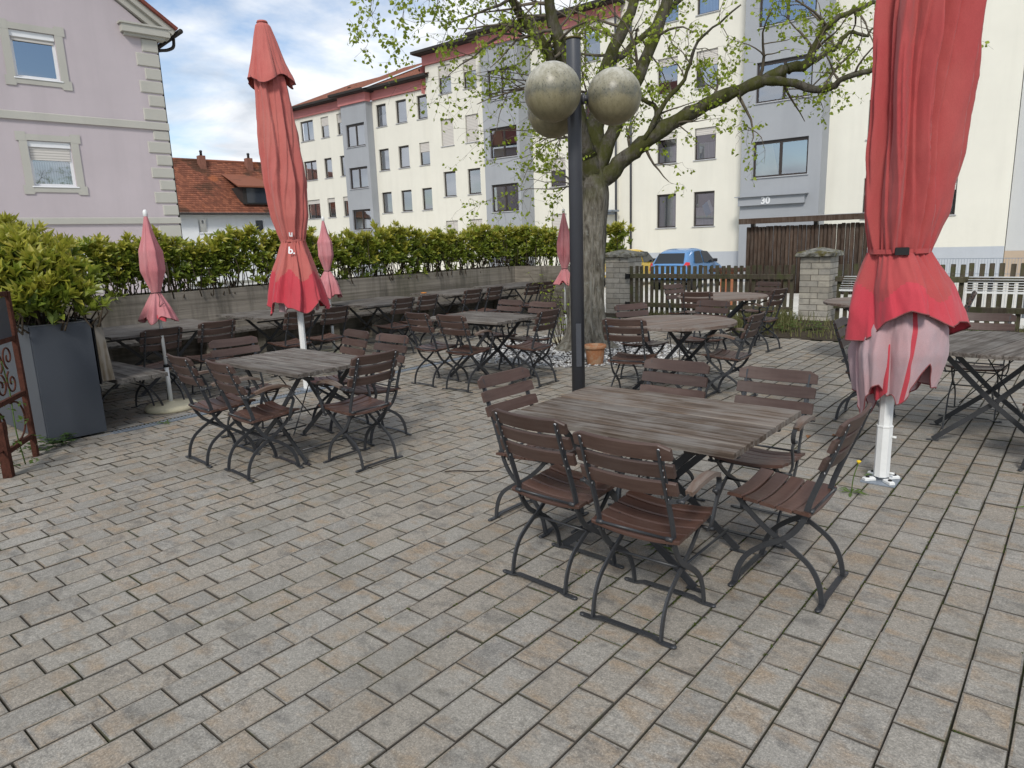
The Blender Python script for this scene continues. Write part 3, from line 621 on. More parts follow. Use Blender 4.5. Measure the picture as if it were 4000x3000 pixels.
br.inputs['Color1'].default_value = (.30, .105, .055, 1); br.inputs['Color2'].default_value = (.22, .075, .042, 1); br.inputs['Mortar'].default_value = (.06, .03, .02, 1)
t.l(t.coord((1, 1, 1), 'UV'), br.inputs[0]); t.col(br.outputs[0]); M_TILE = br and t.m
t = MT('weathered_clay_tile', .85, .2); k = t.ramp(t.irand(), [(0, (.150, .056, .036)), (.5, (.215, .082, .050)), (1, (.285, .108, .062))])
nz = t.noise(t.coord((1, 1, 1), 'World'), .42, 3, .6); k = t.mix(t.ramp(nz, [(.55, 0.), (.62, .85)]), k, (.075, .040, .026)); k = t.mix(t.ramp(t.noise(t.coord((1, 1, 1), 'World'), .33, 2), [(.30, .7), (.35, 0.)]), k, (.42, .14, .06)); t.col(k); M_TILEW = t.m
M_EAVE = mottled('dark_eave_wood', (.030, .026, .024), .2, 3, .7)

def wall_holes(mb, u0, u1, z0, z1, y, holes, dep=.16, mi=0):
    us = sorted({u0, u1} | {h[0] for h in holes} | {h[1] for h in holes}); zs_ = sorted({z0, z1} | {h[2] for h in holes} | {h[3] for h in holes})
    us = [u for u in us if u0 <= u <= u1]; zs_ = [z for z in zs_ if z0 <= z <= z1]
    for i in range(len(us) - 1):
        for j in range(len(zs_) - 1):
            a, c = (us[i] + us[i + 1]) / 2, (zs_[j] + zs_[j + 1]) / 2
            if any(h[0] < a < h[1] and h[2] < c < h[3] for h in holes): continue
            mb.quad((us[i], y, zs_[j]), (us[i + 1], y, zs_[j]), (us[i + 1], y, zs_[j + 1]), (us[i], y, zs_[j + 1]), mi)
    for a, c, d, e in holes:
        q = y + dep
        mb.quad((a, y, d), (a, q, d), (c, q, d), (c, y, d), mi); mb.quad((a, y, e), (c, y, e), (c, q, e), (a, q, e), mi)
        mb.quad((a, y, d), (a, y, e), (a, q, e), (a, q, d), mi); mb.quad((c, y, d), (c, q, d), (c, q, e), (c, y, e), mi)
def window(bld, a, c, d, e, y, kind='', fm=None, fw=.055, extra=None):
    """openings a..c by d..e; frame with sash(es), pane, blind, curtain, sill"""
    fm = fm or M_BROWN; q = y + .09
    b = MB(); b.box(a, c, q, q + .05, d, d + fw); b.box(a, c, q, q + .05, e - fw * 1.7, e); b.box(a, a + fw, q, q + .05, d + fw, e - fw * 1.7); b.box(c - fw, c, q, q + .05, d + fw, e - fw * 1.7)
    if '2' in kind: b.box((a + c) / 2 - fw * .75, (a + c) / 2 + fw * .75, q + .004, q + .046, d + fw, e - fw * 1.7)
    w_ = b.build('window', fm, bld)
    j1, j2 = rnd(-.018, .018), rnd(-.012, .012)
    MB().quad((a + fw, q + .03, d + fw), (c - fw, q + .03 + j2, d + fw), (c - fw, q + .03 + j1 + j2, e - fw), (a + fw, q + .03 + j1, e - fw)).build('pane', M_GLASS, w_)
    MB().bbox(a - .05, c + .05, y - .05, y + .09, d - .035, d - .002, .008).build('sill', M_SILL if fm != M_WHITEF else M_WHITEF, w_)
    bl = 0
    for ch in kind:
        if ch == 'B': bl = 1.0
        if ch == 'b': bl = .42
        if ch == 's': bl = .22
    if bl: MB().box(a + fw * .6, c - fw * .6, q - .022, q - .004, e - (e - d) * bl if bl < 1 else d + .01, e - .01).build('roller_blind', M_BLIND, w_)
    if 'c' in kind: MB().quad((a, q + .16, d), (c, q + .16, d), (c, q + .16, e), (a, q + .16, e)).build('curtain', M_CURT, w_)
    if 'h' in kind: MB().quad((a, q + .16, d), (c, q + .16, d), (c, q + .16, d + (e - d) * .55), (a, q + .16, d + (e - d) * .55)).build('curtain', M_CURT, w_)
    if 'y' in kind: MB().quad((a, q + .2, d), (a + (c - a) * .45, q + .2, d), (a + (c - a) * .3, q + .2, e), (a, q + .2, e)).build('curtain', M_CURTY, w_)
    if 't' in kind:   # tilted sash
        b = MB(); vs = [(a + fw, q + .02, d + fw), (c - fw, q + .02, d + fw), (c - fw, q + .14, e - fw * 2), (a + fw, q + .14, e - fw * 2)]
        for i in range(4): b.tube([vs[i], vs[(i + 1) % 4]], .022, 4, sm=False)
        b.build('tilted_sash', fm, w_)
    return w_

A_ = math.radians(1.5); FD = 26.441 * 1.1
S_ = lambda u: u * 1.1
Z_ = lambda z: 1.6 + (z - 1.6) * 1.1
ap = thing('apartment_building', 'long cream four-storey apartment block with grey bays and salmon eaves band', 'building', (-math.sin(A_) * FD, math.cos(A_) * FD, 0), A_)
def hz(l_): return [(S_(a), S_(c), Z_(d), Z_(e)) for a, c, d, e in l_]
GZ = -.5
# section far left + middle (split level), eaves z 9.3
colsL = [(-36.8, -35.55), (-34.82, -34.1), (-33.34, -32.6), (-29.97, -29.17), (-28.42, -27.61), (-26.83, -26.06)]
rows = [(3.36, 4.46), (5.61, 6.72), (7.87, 9.0)]
kindsL = {(0, 0): '2sc', (0, 1): '2c', (0, 2): '2c', (1, 0): 'sh', (1, 1): 'c', (1, 2): 'b', (2, 0): 's', (2, 1): 'c', (2, 2): 'b', (3, 0): 'c', (3, 1): 'tc', (3, 2): 'h', (4, 0): 'tc', (4, 1): 'tc', (4, 2): 'c', (5, 0): 'c', (5, 1): 'bc', (5, 2): 'th'}
hl = [(S_(a), S_(c), Z_(d), Z_(e)) for (a, c) in colsL for (d, e) in rows]
hl0 = [(S_(a), S_(c), Z_(1.2), Z_(2.2)) for (a, c) in colsL]
b = MB(); wall_holes(b, S_(-37.5), S_(-25.85), GZ, Z_(9.25), 0, hl + hl0); b.build('wall', M_CREAM, ap)
for i, (a, c) in enumerate(colsL):
    for j, (d, e) in enumerate(rows): window(ap, S_(a), S_(c), Z_(d), Z_(e), 0, kindsL[(i, j)])
    window(ap, S_(a), S_(c), Z_(1.2), Z_(2.2), 0, 'c')
# middle-right (S2), projecting .27
y2 = -.275
h2 = hz([(a, c, d, e) for a, c in ((-24.98, -24.15), (-23.35, -22.53), (-18.42, -17.6), (-16.6, -15.8)) for d, e in ((1.45, 2.72), (3.91, 5.11), (6.33, 7.58), (8.77, 10.06))])
k2_ = ['B', 'c', 'B', 'bc', 'B', 't', 'B', 'bh', 'B', 'b', 'c', 's', 'c', 'b', 'c', 'h']
b = MB(); wall_holes(b, S_(-25.85), S_(-15.1), GZ, Z_(10.22), y2, h2); b.quad((S_(-25.85), y2, GZ), (S_(-25.85), 2, GZ), (S_(-25.85), 2, Z_(10.22)), (S_(-25.85), y2, Z_(10.22))); b.quad((S_(-15.1), y2, GZ), (S_(-15.1), 0.4, GZ), (S_(-15.1), 0.4, Z_(10.22)), (S_(-15.1), y2, Z_(10.22))); b.build('wall', M_CREAM, ap)
for h, k_ in zip(h2, k2_): window(ap, *h, y2, k_)
# right (S3+S4), same eaves as S2 but one more floor up
h3 = hz([(a, c, d, e) for a, c in ((-13.34, -12.5), (-11.75, -10.9)) for d, e in ((1.92, 3.24), (4.43, 5.6), (7.05, 8.36), (9.62, 10.8))]) + hz([(a, c, d, e) for a, c in ((-5.65, -4.85), (-3.75, -2.95)) for d, e in ((1.95, 3.27), (4.52, 5.77), (7.1, 8.4), (9.62, 10.8))])
k3_ = ['c', 'B', 's', 'bh', 'h', 'bh', 'bc', 'sc', 'bh', 's', 'h', 'b', 'bh', 'c', 's', 'h']; k3_[0] = 'c'; k3_[1] = 'sh'; k3_[4] = 'h'; k3_[5] = 'sh'
b = MB(); wall_holes(b, S_(-15.1), S_(-1.56), Z_(.93), Z_(12.2), 0, h3); b.build('wall', M_CREAM, ap)
b = MB(); b.quad((S_(-15.1), -.006, GZ), (S_(-1.56), -.006, GZ), (S_(-1.56), -.006, Z_(.93)), (S_(-15.1), -.006, Z_(.93))); b.quad((S_(-15.1), -.006, Z_(.93)), (S_(-1.56), -.006, Z_(.93)), (S_(-1.56), .02, Z_(.93)), (S_(-15.1), .02, Z_(.93))); b.build('plinth', M_PLINTH, ap)
for h, k_ in zip(h3, k3_): window(ap, *h, 0, k_)
MB().quad((S_(-1.56), 0, GZ), (S_(-1.56), 9, GZ), (S_(-1.56), 9, Z_(12.2)), (S_(-1.56), 0, Z_(12.2))).build('end_wall', M_CREAM, ap)
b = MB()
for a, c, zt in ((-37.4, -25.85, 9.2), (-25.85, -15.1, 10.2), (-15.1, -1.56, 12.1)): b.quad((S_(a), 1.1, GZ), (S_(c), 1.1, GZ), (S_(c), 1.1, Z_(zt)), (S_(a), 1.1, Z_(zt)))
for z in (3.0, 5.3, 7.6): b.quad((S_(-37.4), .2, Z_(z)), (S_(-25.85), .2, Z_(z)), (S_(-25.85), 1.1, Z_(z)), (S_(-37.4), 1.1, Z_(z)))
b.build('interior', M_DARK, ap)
def bay(u0, u1, y, zt, wins, kinds, back):
    p = MB(); hs_ = hz(wins); wall_holes(p, S_(u0), S_(u1), GZ, Z_(zt), y, hs_)
    for u, s_ in ((S_(u0), 0), (S_(u1), 1)): p.quad((u, y, GZ), (u, back, GZ), (u, back, Z_(zt)), (u, y, Z_(zt)))
    bo = p.build('bay', M_BAY, ap)
    for h, k_ in zip(hs_, kinds): window(bo, *h, y, k_, fw=.07)
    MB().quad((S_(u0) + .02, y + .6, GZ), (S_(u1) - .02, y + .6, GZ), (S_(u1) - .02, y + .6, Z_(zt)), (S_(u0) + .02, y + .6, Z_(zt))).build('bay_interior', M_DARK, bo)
bay(-32.35, -30.25, -.506, 9.2, [(-32.03, -30.48, 2.53, 3.63), (-32.03, -30.48, 4.77, 5.9), (-32.03, -30.48, 6.99, 8.18)], ['2y', '2y', '2'], 0)
bay(-21.40, -19.35, -1.35, 10.05, [(-21.05, -19.5, .6, 1.8), (-21.05, -19.5, 2.94, 4.15), (-21.05, -19.5, 5.3, 6.6), (-21.05, -19.5, 7.77, 9.03)], ['2', '2y', '2y', '2'], y2)
bay(-9.6, -6.86, -.88, 12.2, [(-9.17, -7.29, 3.52, 4.76), (-9.15, -7.27, 6.04, 7.38), (-9.13, -7.25, 8.5, 9.9)], ['2y', '2', '2'], 0)
# salmon bands and eaves, roofs
def eaves(u0, u1, y, zb, zt, ov, rise, dep, label='roof'):
    MB().box(S_(u0), S_(u1), y - .12, y + .3, Z_(zb), Z_(zt)).build('salmon_band', M_BAND, ap)
    z = Z_(zt); b = MB(); b.box(S_(u0) - .25, S_(u1) + .25, y - ov, y + .4, z, z + .10); b.box(S_(u0) - .28, S_(u1) + .28, y - ov - .09, y - ov - .002, z + .02, z + .15); e = b.build('eave', M_EAVE, ap)
    b = MB(); p0 = (S_(u0) - .3, y - ov - .05, z + .11); p1 = (S_(u1) + .3, y - ov - .05, z + .11); p2 = (S_(u1) + .3, y + dep, z + rise); p3 = (S_(u0) - .3, y + dep, z + rise); b.quad(p0, p1, p2, p3)
    o = b.build('roof', M_TILE, ap); uv = o.data.uv_layers.new(name='UVMap'); wl = p1[0] - p0[0]; sl_ = math.hypot(dep + ov, rise)
    for li, q in zip(range(4), ((0, 0), (wl, 0), (wl, sl_), (0, sl_))): uv.data[li].uv = q
    return z
eaves(-37.6, -32.36, 0, 9.22, 9.65, .55, 2.6, 5.5); eaves(-30.24, -25.86, 0, 9.27, 9.70, .55, 2.6, 5.5)
eaves(-32.45, -30.15, -.506, 9.2, 9.64, .5, 2.75, 5.9)
zr = eaves(-25.95, -21.6, y2, 10.24, 10.68, .6, 2.2, 6.0); eaves(-19.4, -15.0, y2, 10.24, 10.68, .6, 2.2, 6.0); eaves(-21.5, -19.25, -1.35, 10.05, 10.5, .55, 2.5, 7.0)
b = MB(); b.quad((S_(-26.2), y2, Z_(10.2)), (S_(-26.2), 6, Z_(12.6)), (S_(-26.2), 6, Z_(9)), (S_(-26.2), y2, Z_(9))); b.build('gable', M_BAND, ap)
for u in (-33.3, -27.5, -25.2):
    MB().lathe([(.09, 0), (.09, .35), (.14, .38), (.14, .45), (.05, .5)], 10, (S_(u), 1.2, Z_(10.15 if u < -26 else 11.1))).build('vent_pipe', M_TILE, ap)
b = MB()
for i in range(40): x = S_(-25.6) + i * .13; b.box(x, x + .015, .5, .515, zr + .45, zr + .75)
b.box(S_(-25.6), S_(-25.6) + 5.2, .5, .515, zr + .75, zr + .77); b.build('snow_guard', M_STEEL, ap)
for u, y in ((-15.05, y2 - .08), (-14.49, -.08)): MB().lathe([(.05, GZ), (.05, Z_(11))], 10, (S_(u), y, 0)).build('downpipe', M_POLE, ap)
# entrance canopy with the house number
cp = MB(); cp.box(S_(-9.62), S_(-7.3), -1.04, -.885, Z_(2.56), Z_(2.86)); cp.box(S_(-9.72), S_(-7.2), -1.16, -.88, Z_(2.86), Z_(2.89)); cpo = cp.build('entrance_canopy', M_BAY, ap)
cu = bpy.data.curves.new('house_number', 'FONT'); cu.body = '30'; cu.size = .36; cu.extrude = .012; cu.align_x = 'CENTER'; cu.offset = .012
tmp = bpy.data.objects.new('tmp', cu); COL.objects.link(tmp); bpy.context.view_layer.update()
me = bpy.data.meshes.new_from_object(tmp.evaluated_get(bpy.context.evaluated_depsgraph_get())); bpy.data.objects.remove(tmp)
me.materials.clear(); me.materials.append(M_WHITEF); me.transform(Matrix.Rotation(math.pi / 2, 4, 'X'))
put('house_number', me, cpo, (S_(-8.62), -1.055, Z_(2.60)))
# flag sheet hanging in a ground floor window
fl = MB(); ux = S_(-11.45)
fl.add([(ux, .14, Z_(2.7)), (ux + .22, .14, Z_(2.86)), (ux + .42, .14, Z_(2.42)), (ux + .20, .14, Z_(2.26))], [(0, 1, 2, 3)], 0); fl.add([(ux + .22, .138, Z_(2.86)), (ux + .33, .138, Z_(2.92)), (ux + .52, .138, Z_(2.5)), (ux + .42, .138, Z_(2.42))], [(0, 1, 2, 3)], 1)
fl.build('window_flag', [mottled('pale_blue_cloth', (.20, .42, .58), .1, 5), mottled('white_cloth', (.7, .72, .74), .05, 5)], ap)
# second building at the right edge
nb = thing('grey_building', 'pale grey building with ochre base at the right edge', 'building', (0, 0, 0))
MB().box(-2.46, 14, 29.16, 44, .70, 18).build('wall', plaster('pale_grey_render', (.50, .51, .51), .04), nb); MB().box(-2.465, 14, 29.14, 44, -.5, .698).build('base', M_SALM, nb)
lamp_b = MB(); lamp_b.box(-.25, .25, -.5, 0, 0, .12); lamp_b.box(-.4, .4, -.7, 0, .12, .2); lamp_b.build('porch_roof', M_GRATE, ap, loc=(S_(-15.3), -.28, Z_(2.55)))

# person looking out of a bay window
SK = mottled('skin', (.50, .30, .22), .08, 8, .55); JK = mottled('dark_blue_jacket', (.030, .038, .055), .2, 6, .8); HR = mottled('dark_hair', (.022, .016, .012), .2, 20, .6)
pe = MB(); pr = [(.0, 0), (.20, 0), (.215, .12), (.20, .26), (.19, .36), (.12, .42), (.058, .45), (.052, .50), (.070, .53), (.083, .58), (.086, .64), (.078, .70), (.05, .745), (.0, .755)]
for i, (r_, z) in enumerate(pr): pass
vs = []; n_ = 18
for r_, z in pr:
    for j in range(n_):
        a = 6.283 * j / n_; fx = 1.0 if z > .44 else 1.15; fy = 1.05 if z > .44 else .58
        y = math.sin(a) * r_ * fy
        if .56 < z < .66 and abs(math.cos(a)) < .2 and y < 0: y -= .018
        vs.append((math.cos(a) * r_ * fx, y, z))
pe.add(vs, [(i * n_ + j, i * n_ + (j + 1) % n_, (i + 1) * n_ + (j + 1) % n_, (i + 1) * n_ + j) for i in range(len(pr) - 1) for j in range(n_)], 0, True)
for i, f in enumerate(pe.f): pe.mi[i] = 1 if min(pe.v[q][2] for q in f) < .43 else 0
for s_ in (-1, 1):
    pe.tube(cat_rom([(s_ * .20, 0, .36), (s_ * .27, -.02, .2), (s_ * .25, -.12, .06), (s_ * .14, -.2, .03)], 4), [.062, .062, .06, .06, .055, .052, .05, .05, .045, .045, .042, .04, .038], 8, 1)
    pe.tube([(s_ * .085, 0, .60), (s_ * .095, 0, .63)], .016, 6, 0)
# floor(-21.2..-19.64 bay window, 2.95 sill), standing behind the pane
pm = pe.build('person', [SK, JK], None, loc=(0, 0, 0), label='person in a dark jacket looking out of a bay window', cat='person')
wpos = Vector((S_(-20.1), -1.35 + .36, Z_(2.95) - .05)); wm = Matrix.Rotation(A_, 4, 'Z'); wl_ = wm @ wpos + Vector((-math.sin(A_) * FD, math.cos(A_) * FD, 0)); pm.location = wl_; pm.rotation_euler = (0, 0, A_)
b = MB(); b.add([(math.cos(6.283 * j / 14) * r_, math.sin(6.283 * j / 14) * r_ * 1.08 + .012, z) for r_, z in ((.088, .62), (.092, .66), (.086, .715), (.055, .758), (.01, .77)) for j in range(14)], [(i * 14 + j, i * 14 + (j + 1) % 14, (i + 1) * 14 + (j + 1) % 14, (i + 1) * 14 + j) for i in range(4) for j in range(14)], 0, True); b.build('hair', HR, pm)

# ------------------------------------------------------------------ lilac house on the left
HA = math.radians(6.75); HN = Vector((math.cos(HA), -math.sin(HA), 0)); HO = -24.396
ho = thing('lilac_house', 'lilac rendered house with pale quoins and string courses at left', 'building', tuple(HN * HO), math.pi / 2 - HA)
M_LIL = plaster('lilac_render', (.460, .408, .428), .05); M_TRIM = plaster('pale_stone_trim', (.42, .41, .37), .06)
hw_ = [(4.20, 5.29, 6.58, 7.83), (4.20, 5.28, 3.63, 4.89), (4.2, 5.28, .7, 1.95), (.6, 1.7, 3.63, 4.89), (.6, 1.7, 6.58, 7.83)]
AP = (1.2, 8.3 + 6.84 * .76)
b = MB(); wall_holes(b, -5.6, 8.04, GZ, 8.3, 0, hw_); b.add([(-5.6, 0, 8.3), (8.04, 0, 8.3), (AP[0], 0, AP[1])], [(0, 1, 2)]); b.quad((8.04, 0, GZ), (8.04, 12, GZ), (8.04, 12, 8.3), (8.04, 0, 8.3)); b.build('wall', M_LIL, ho)
for h, k_ in zip(hw_, ('s', 'bh', 'c', 'B', 'b')):
    w_ = window(ho, *h, 0, k_, M_WHITEF, .075)
    MB().box(h[0] + .01, h[1] - .01, .03, .088, h[3] - .17, h[3] - .01).build('shutter_box', M_WHITEF, w_)
    a, c, d, e = h; b = MB(); g_ = .20; y0 = -.03
    b.box(a - g_, a - .001, y0, .02, d - g_, e + g_); b.box(c + .001, c + g_, y0, .02, d - g_, e + g_); b.box(a - .001, c + .001, y0, .02, e + .001, e + g_ - .03); b.box(a - .001, c + .001, y0, .02, d - g_ + .03, d - .04)
    for qx in (a - g_ - .06, c + g_ - .18):
        for qz in (d - g_ - .03, e + g_ - .22): b.box(qx, qx + .24, y0 - .004, .015, qz, qz + .25)
    b.build('window_surround', M_TRIM, ho)
for z0, z1, y0 in ((5.44, 5.66, -.07), (2.55, 2.74, -.06)):
    MB().bbox(-5.6, 8.1, y0, .03, z0, z1, .02).build('string_course', M_TRIM, ho)
qz = [(7.73, 8.12, 0), (7.30, 7.70, 1), (6.92, 7.27, 0), (6.52, 6.89, 1), (6.13, 6.48, 0), (5.70, 6.08, 1), (5.12, 5.42, 0), (4.72, 5.08, 1), (4.35, 4.68, 0), (3.96, 4.29, 1), (3.59, 3.91, 0), (3.18, 3.54, 1), (2.80, 3.13, 0), (2.1, 2.5, 1), (1.7, 2.07, 0), (1.3, 1.67, 1)]
for z0, z1, lg in qz:
    x0 = 7.40 if lg else 7.60
    b = MB(); b.add([(x0, .01, z0), (8.07, .01, z0), (8.07, .01, z1), (x0, .01, z1), (x0 + .03, -.04, z0 + .03), (8.065, -.04, z0 + .03), (8.065, -.04, z1 - .03), (x0 + .03, -.04, z1 - .03), (8.07, .4, z0), (8.07, .4, z1)], [(4, 5, 6, 7), (0, 1, 5, 4), (1, 2, 6, 5), (2, 3, 7, 6), (3, 0, 4, 7), (1, 8, 9, 2)]); b.build('quoin', M_TRIM, ho)
b = MB(); b.box(7.05, 8.42, -.24, .2, 8.2, 8.42); b.box(7.0, 8.45, -.28, .2, 8.42, 8.47); b.box(7.12, 8.3, -.14, .2, 8.12, 8.2); b.build('cornice_return', M_TRIM, ho)
def rake(b, off0, off1, y0, y1, zt, mi=0):
    for s_ in (1, -1):
        xe = 8.62 if s_ > 0 else -6.2; ze = 8.55 - .1
        d_ = Vector((AP[0] - 8.04, 0, AP[1] - 8.3)).normalized() if s_ > 0 else Vector((AP[0] + 5.6, 0, AP[1] - 8.3)).normalized(); n_ = Vector((-d_.z, 0, d_.x)) if s_ < 0 else Vector((d_.z, 0, -d_.x))
        p0 = Vector((xe, 0, ze)); p1 = Vector((AP[0], 0, AP[1] + .15)); 
        vs = [p0 + n_ * off0, p1 + Vector((0, 0, off0 * 1.3)), p1 + Vector((0, 0, off1 * 1.3)), p0 + n_ * off1]
        b.add([(q.x, yy, q.z) for yy in (y0, y1) for q in vs], [(0, 1, 2, 3), (7, 6, 5, 4)] + [(j, (j + 1) % 4, 4 + (j + 1) % 4, 4 + j) for j in range(4)], mi)
b = MB(); rake(b, -.38, -.20, -.12, .1, 0); rake(b, -.20, -.04, -.26, .1, 0); b.build('rake_cornice', M_TRIM, ho)
b = MB(); rake(b, -.04, .05, -.38, 12.5, 0); b.build('roof', mottled('red_roof_tile', (.165, .050, .036), .3, 6, .8), ho)
b = MB(); b.tube([(8.70, -.4, 8.40), (8.70, 12.5, 8.40)], .075, 10); b.build('gutter', M_EAVE, ho)
b = MB(); b.tube(cat_rom([(8.70, .3, 8.33), (8.66, .3, 8.08), (8.45, .28, 7.95), (8.14, .25, 7.85), (8.13, .25, 7.5), (8.13, .25, 0)], 4), .05, 8); b.build('downpipe', M_EAVE, ho)
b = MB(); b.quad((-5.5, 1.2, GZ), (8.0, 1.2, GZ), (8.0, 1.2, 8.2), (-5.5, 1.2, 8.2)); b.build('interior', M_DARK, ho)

# ------------------------------------------------------------------ white house with orange roof
W2 = -48.747; wh = thing('white_house', 'white house with orange clay tile roof and dormer beyond the hedge', 'building', tuple(HN * W2), math.pi / 2 - HA)
hh = [(17.27, 17.93, 2.84, 3.81), (21.2, 21.88, 2.83, 3.78)]
b = MB(); wall_holes(b, 11, 33, -.5, 4.12, 0, hh, .12); b.build('wall', plaster('white_render', (.80, .82, .84), .03), wh)
for h in hh: window(wh, *h, 0, 'c', M_WHITEF, .07)
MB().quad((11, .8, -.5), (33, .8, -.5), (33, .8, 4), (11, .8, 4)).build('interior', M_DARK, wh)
rf = MB(); rows_ = 26; p0, p1 = Vector((0, -.5, 4.15)), Vector((0, 4.5, 8.05)); dd = (p1 - p0); nn = Vector((0, -dd.z, dd.y)).normalized()
for r_ in range(rows_):
    a = p0 + dd * (r_ / rows_) + nn * .05; c = p0 + dd * ((r_ + 1.15) / rows_); x = 11.0 - (r_ % 2) * .1
    while x < 33:
        rf.add([(x, a.y, a.z), (x + .19, a.y, a.z), (x + .19, c.y, c.z), (x, c.y, c.z), (x + .19, a.y, a.z - .04), (x, a.y, a.z - .04)], [(0, 1, 2, 3), (5, 4, 1, 0)]); x += .2
ro = rf.build('roof', M_TILEW, wh, kind='stuff'); 
MB().add([(11, p0.y, p0.z), (33, p0.y, p0.z), (33, p1.y, p1.z - .06), (11, p1.y, p1.z - .06)], [(0, 1, 2, 3)]).build('roof_deck', M_EAVE, wh)
MB().tube([(11, 4.5, 8.08), (33, 4.5, 8.08)], .12, 8).build('ridge', M_TILEW, wh); MB().box(11, 33, -.62, -.48, 4.02, 4.14).build('gutter', M_EAVE, wh)
M_CHIM = mottled('chimney_brick', (.22, .10, .07), .3, 6, .9)
for x in (19.45, 22.9):
    c_ = MB(); c_.box(x - .22, x + .22, 3.7, 4.2, 7.4, 8.35); co = c_.build('chimney', M_CHIM, ro); MB().lathe([(.09, 8.35), (.09, 8.6), (.12, 8.62), (.08, 8.72)], 10, (x, 3.9, 0)).build('flue', M_STEEL, co)
dm = MB(); dm.add([(20.5, -.1, 4.75), (22.7, -.1, 4.75), (22.7, -.1, 5.95), (20.5, -.1, 5.95), (20.5, 2.5, 5.95), (22.7, 2.5, 5.95), (20.5, 1.5, 5.95)], [(0, 1, 2, 3), (0, 3, 4), (1, 5, 2)]); do = dm.build('dormer', M_EAVE, wh)
MB().quad((20.75, -.13, 4.85), (22.5, -.13, 4.85), (22.5, -.13, 5.85), (20.75, -.13, 5.85)).build('dormer_window', mottled('dark_dormer_glass', (.035, .042, .055), .1, 3, .15, 0, 60, .6), do)
MB().add([(20.1, -.4, 5.88), (23.1, -.4, 5.88), (22.4, 3.1, 7.05), (20.4, 3.1, 7.05), (20.1, -.4, 5.98), (23.1, -.4, 5.98)], [(0, 1, 5, 4), (4, 5, 2, 3), (0, 4, 3), (1, 2, 5)]).build('dormer_roof', M_TILEW, do)

# ------------------------------------------------------------------ parked cars, log screen, globe lights behind the hedge
M_TYRE = mottled('tyre_rubber', (.015, .015, .016), .2, 9, .8); M_CGL = MT('car_glass', .05, .6).col((.02, .024, .028)).m; M_TAIL = MT('tail_lamp', .15, .6).col((.55, .02, .02)).m; M_PLATE = mottled('number_plate', (.75, .76, .78), .05, 9, .4)
M_INT = mottled('car_trim', (.02, .02, .022), .2, 9, .6)
def car(label, loc, rz, c, name, s_=1.0):
    pm_ = MT(name, .25, .6).col(c).m; pm_.node_tree.nodes['Principled BSDF'].inputs['Coat Weight'].default_value = .6
    o = thing('parked_car', label, 'car', loc, rz, 'cars parked behind the fence')
    # stations along y (rear 0 -> front 3.55): y, zlow, zmid, zbelt, zroof, half-width mid, belt, roof
    st = [(0.0, .38, .62, .86, .88, .70, .66, .62), (.06, .27, .60, .92, .97, .77, .73, .64), (.35, .22, .60, .95, 1.34, .80, .76, .60), (.75, .20, .60, .95, 1.46, .80, .77, .60), (1.5, .20, .60, .94, 1.48, .80, .77, .60), (2.05, .20, .60, .92, 1.38, .80, .76, .58), (2.62, .20, .60, .90, .98, .80, .75, .66), (3.1, .22, .58, .80, .86, .78, .72, .62), (3.45, .26, .52, .68, .72, .70, .64, .54), (3.55, .34, .50, .58, .60, .60, .55, .48)]
    ring = lambda q: [(-q[5] * .93, q[0], q[1]), (-q[5], q[0], q[2]), (-q[6], q[0], q[3]), (-q[7], q[0], q[4]), (-q[7] * .6, q[0], q[4] + .025), (q[7] * .6, q[0], q[4] + .025), (q[7], q[0], q[4]), (q[6], q[0], q[3]), (q[5], q[0], q[2]), (q[5] * .93, q[0], q[1])]
    b = MB(); vs = [p for q in st for p in ring(q)]; k_ = 10
    b.add(vs, [(i * k_ + j, i * k_ + (j + 1) % k_, (i + 1) * k_ + (j + 1) % k_, (i + 1) * k_ + j) for i in range(len(st) - 1) for j in range(k_)] + [tuple(range(k_)), tuple(reversed([(len(st) - 1) * k_ + j for j in range(k_)]))], 0, True)
    bo = b.build('body', pm_, o); md = bo.modifiers.new('s', 'SUBSURF'); md.levels = 1; md.render_levels = 2
    e = .012
    MB().add([(-.58, .045, .97), (.58, .045, .97), (.50, .315, 1.33), (-.50, .315, 1.33)], [(0, 1, 2, 3)]).build('rear_window', M_CGL, o)
    for s in (-1, 1):
        MB().add([(s * .780, .55, .97), (s * .782, 1.28, .96), (s * .625, 1.28, 1.39), (s * .63, .80, 1.37)], [(0, 1, 2, 3)]).build('side_window', M_CGL, o)
        MB().add([(s * .782, 1.36, .96), (s * .775, 2.42, .94), (s * .625, 1.96, 1.35), (s * .625, 1.36, 1.39)], [(0, 1, 2, 3)]).build('side_window', M_CGL, o)
        MB().add([(s * .62, -.02, .70), (s * .79, .10, .72), (s * .77, .16, 1.0), (s * .66, .06, 1.02), (s * .60, .0, .9)], [(0, 1, 2, 3, 4)]).build('tail_lamp', M_TAIL, o)
        b = MB(); b.box(s * .80, s * .94, 2.12, 2.2, .95, 1.07) if s > 0 else b.box(s * .94, s * .80, 2.12, 2.2, .95, 1.07); b.build('mirror', M_INT, o)
        for y in (1.15, 2.0): MB().box(s * .80 - .012, s * .80 + .012, y, y + .14, .80, .83).build('door_handle', M_INT, o)
        for y in (.58, 2.95):
            b = MB(); b.tube([(s * .64, y, .28), (s * .80, y, .28)], .285, 20); wo = b.build('wheel', M_TYRE, o); MB().tube([(s * .78, y, .28), (s * .812, y, .28)], .19, 14).build('rim', M_ZINC, wo)
    MB().add([(-.47, 2.06, 1.36), (.47, 2.06, 1.36), (.60, 2.60, .99), (-.60, 2.60, .99)], [(0, 1, 2, 3)]).build('windscreen', M_CGL, o)
    MB().box(-.26, .26, -.025, -.008, .52, .63).build('number_plate', M_PLATE, o); MB().box(-.70, .70, -.015, .05, .30, .42).build('bumper_trim', M_INT, o)
    return o
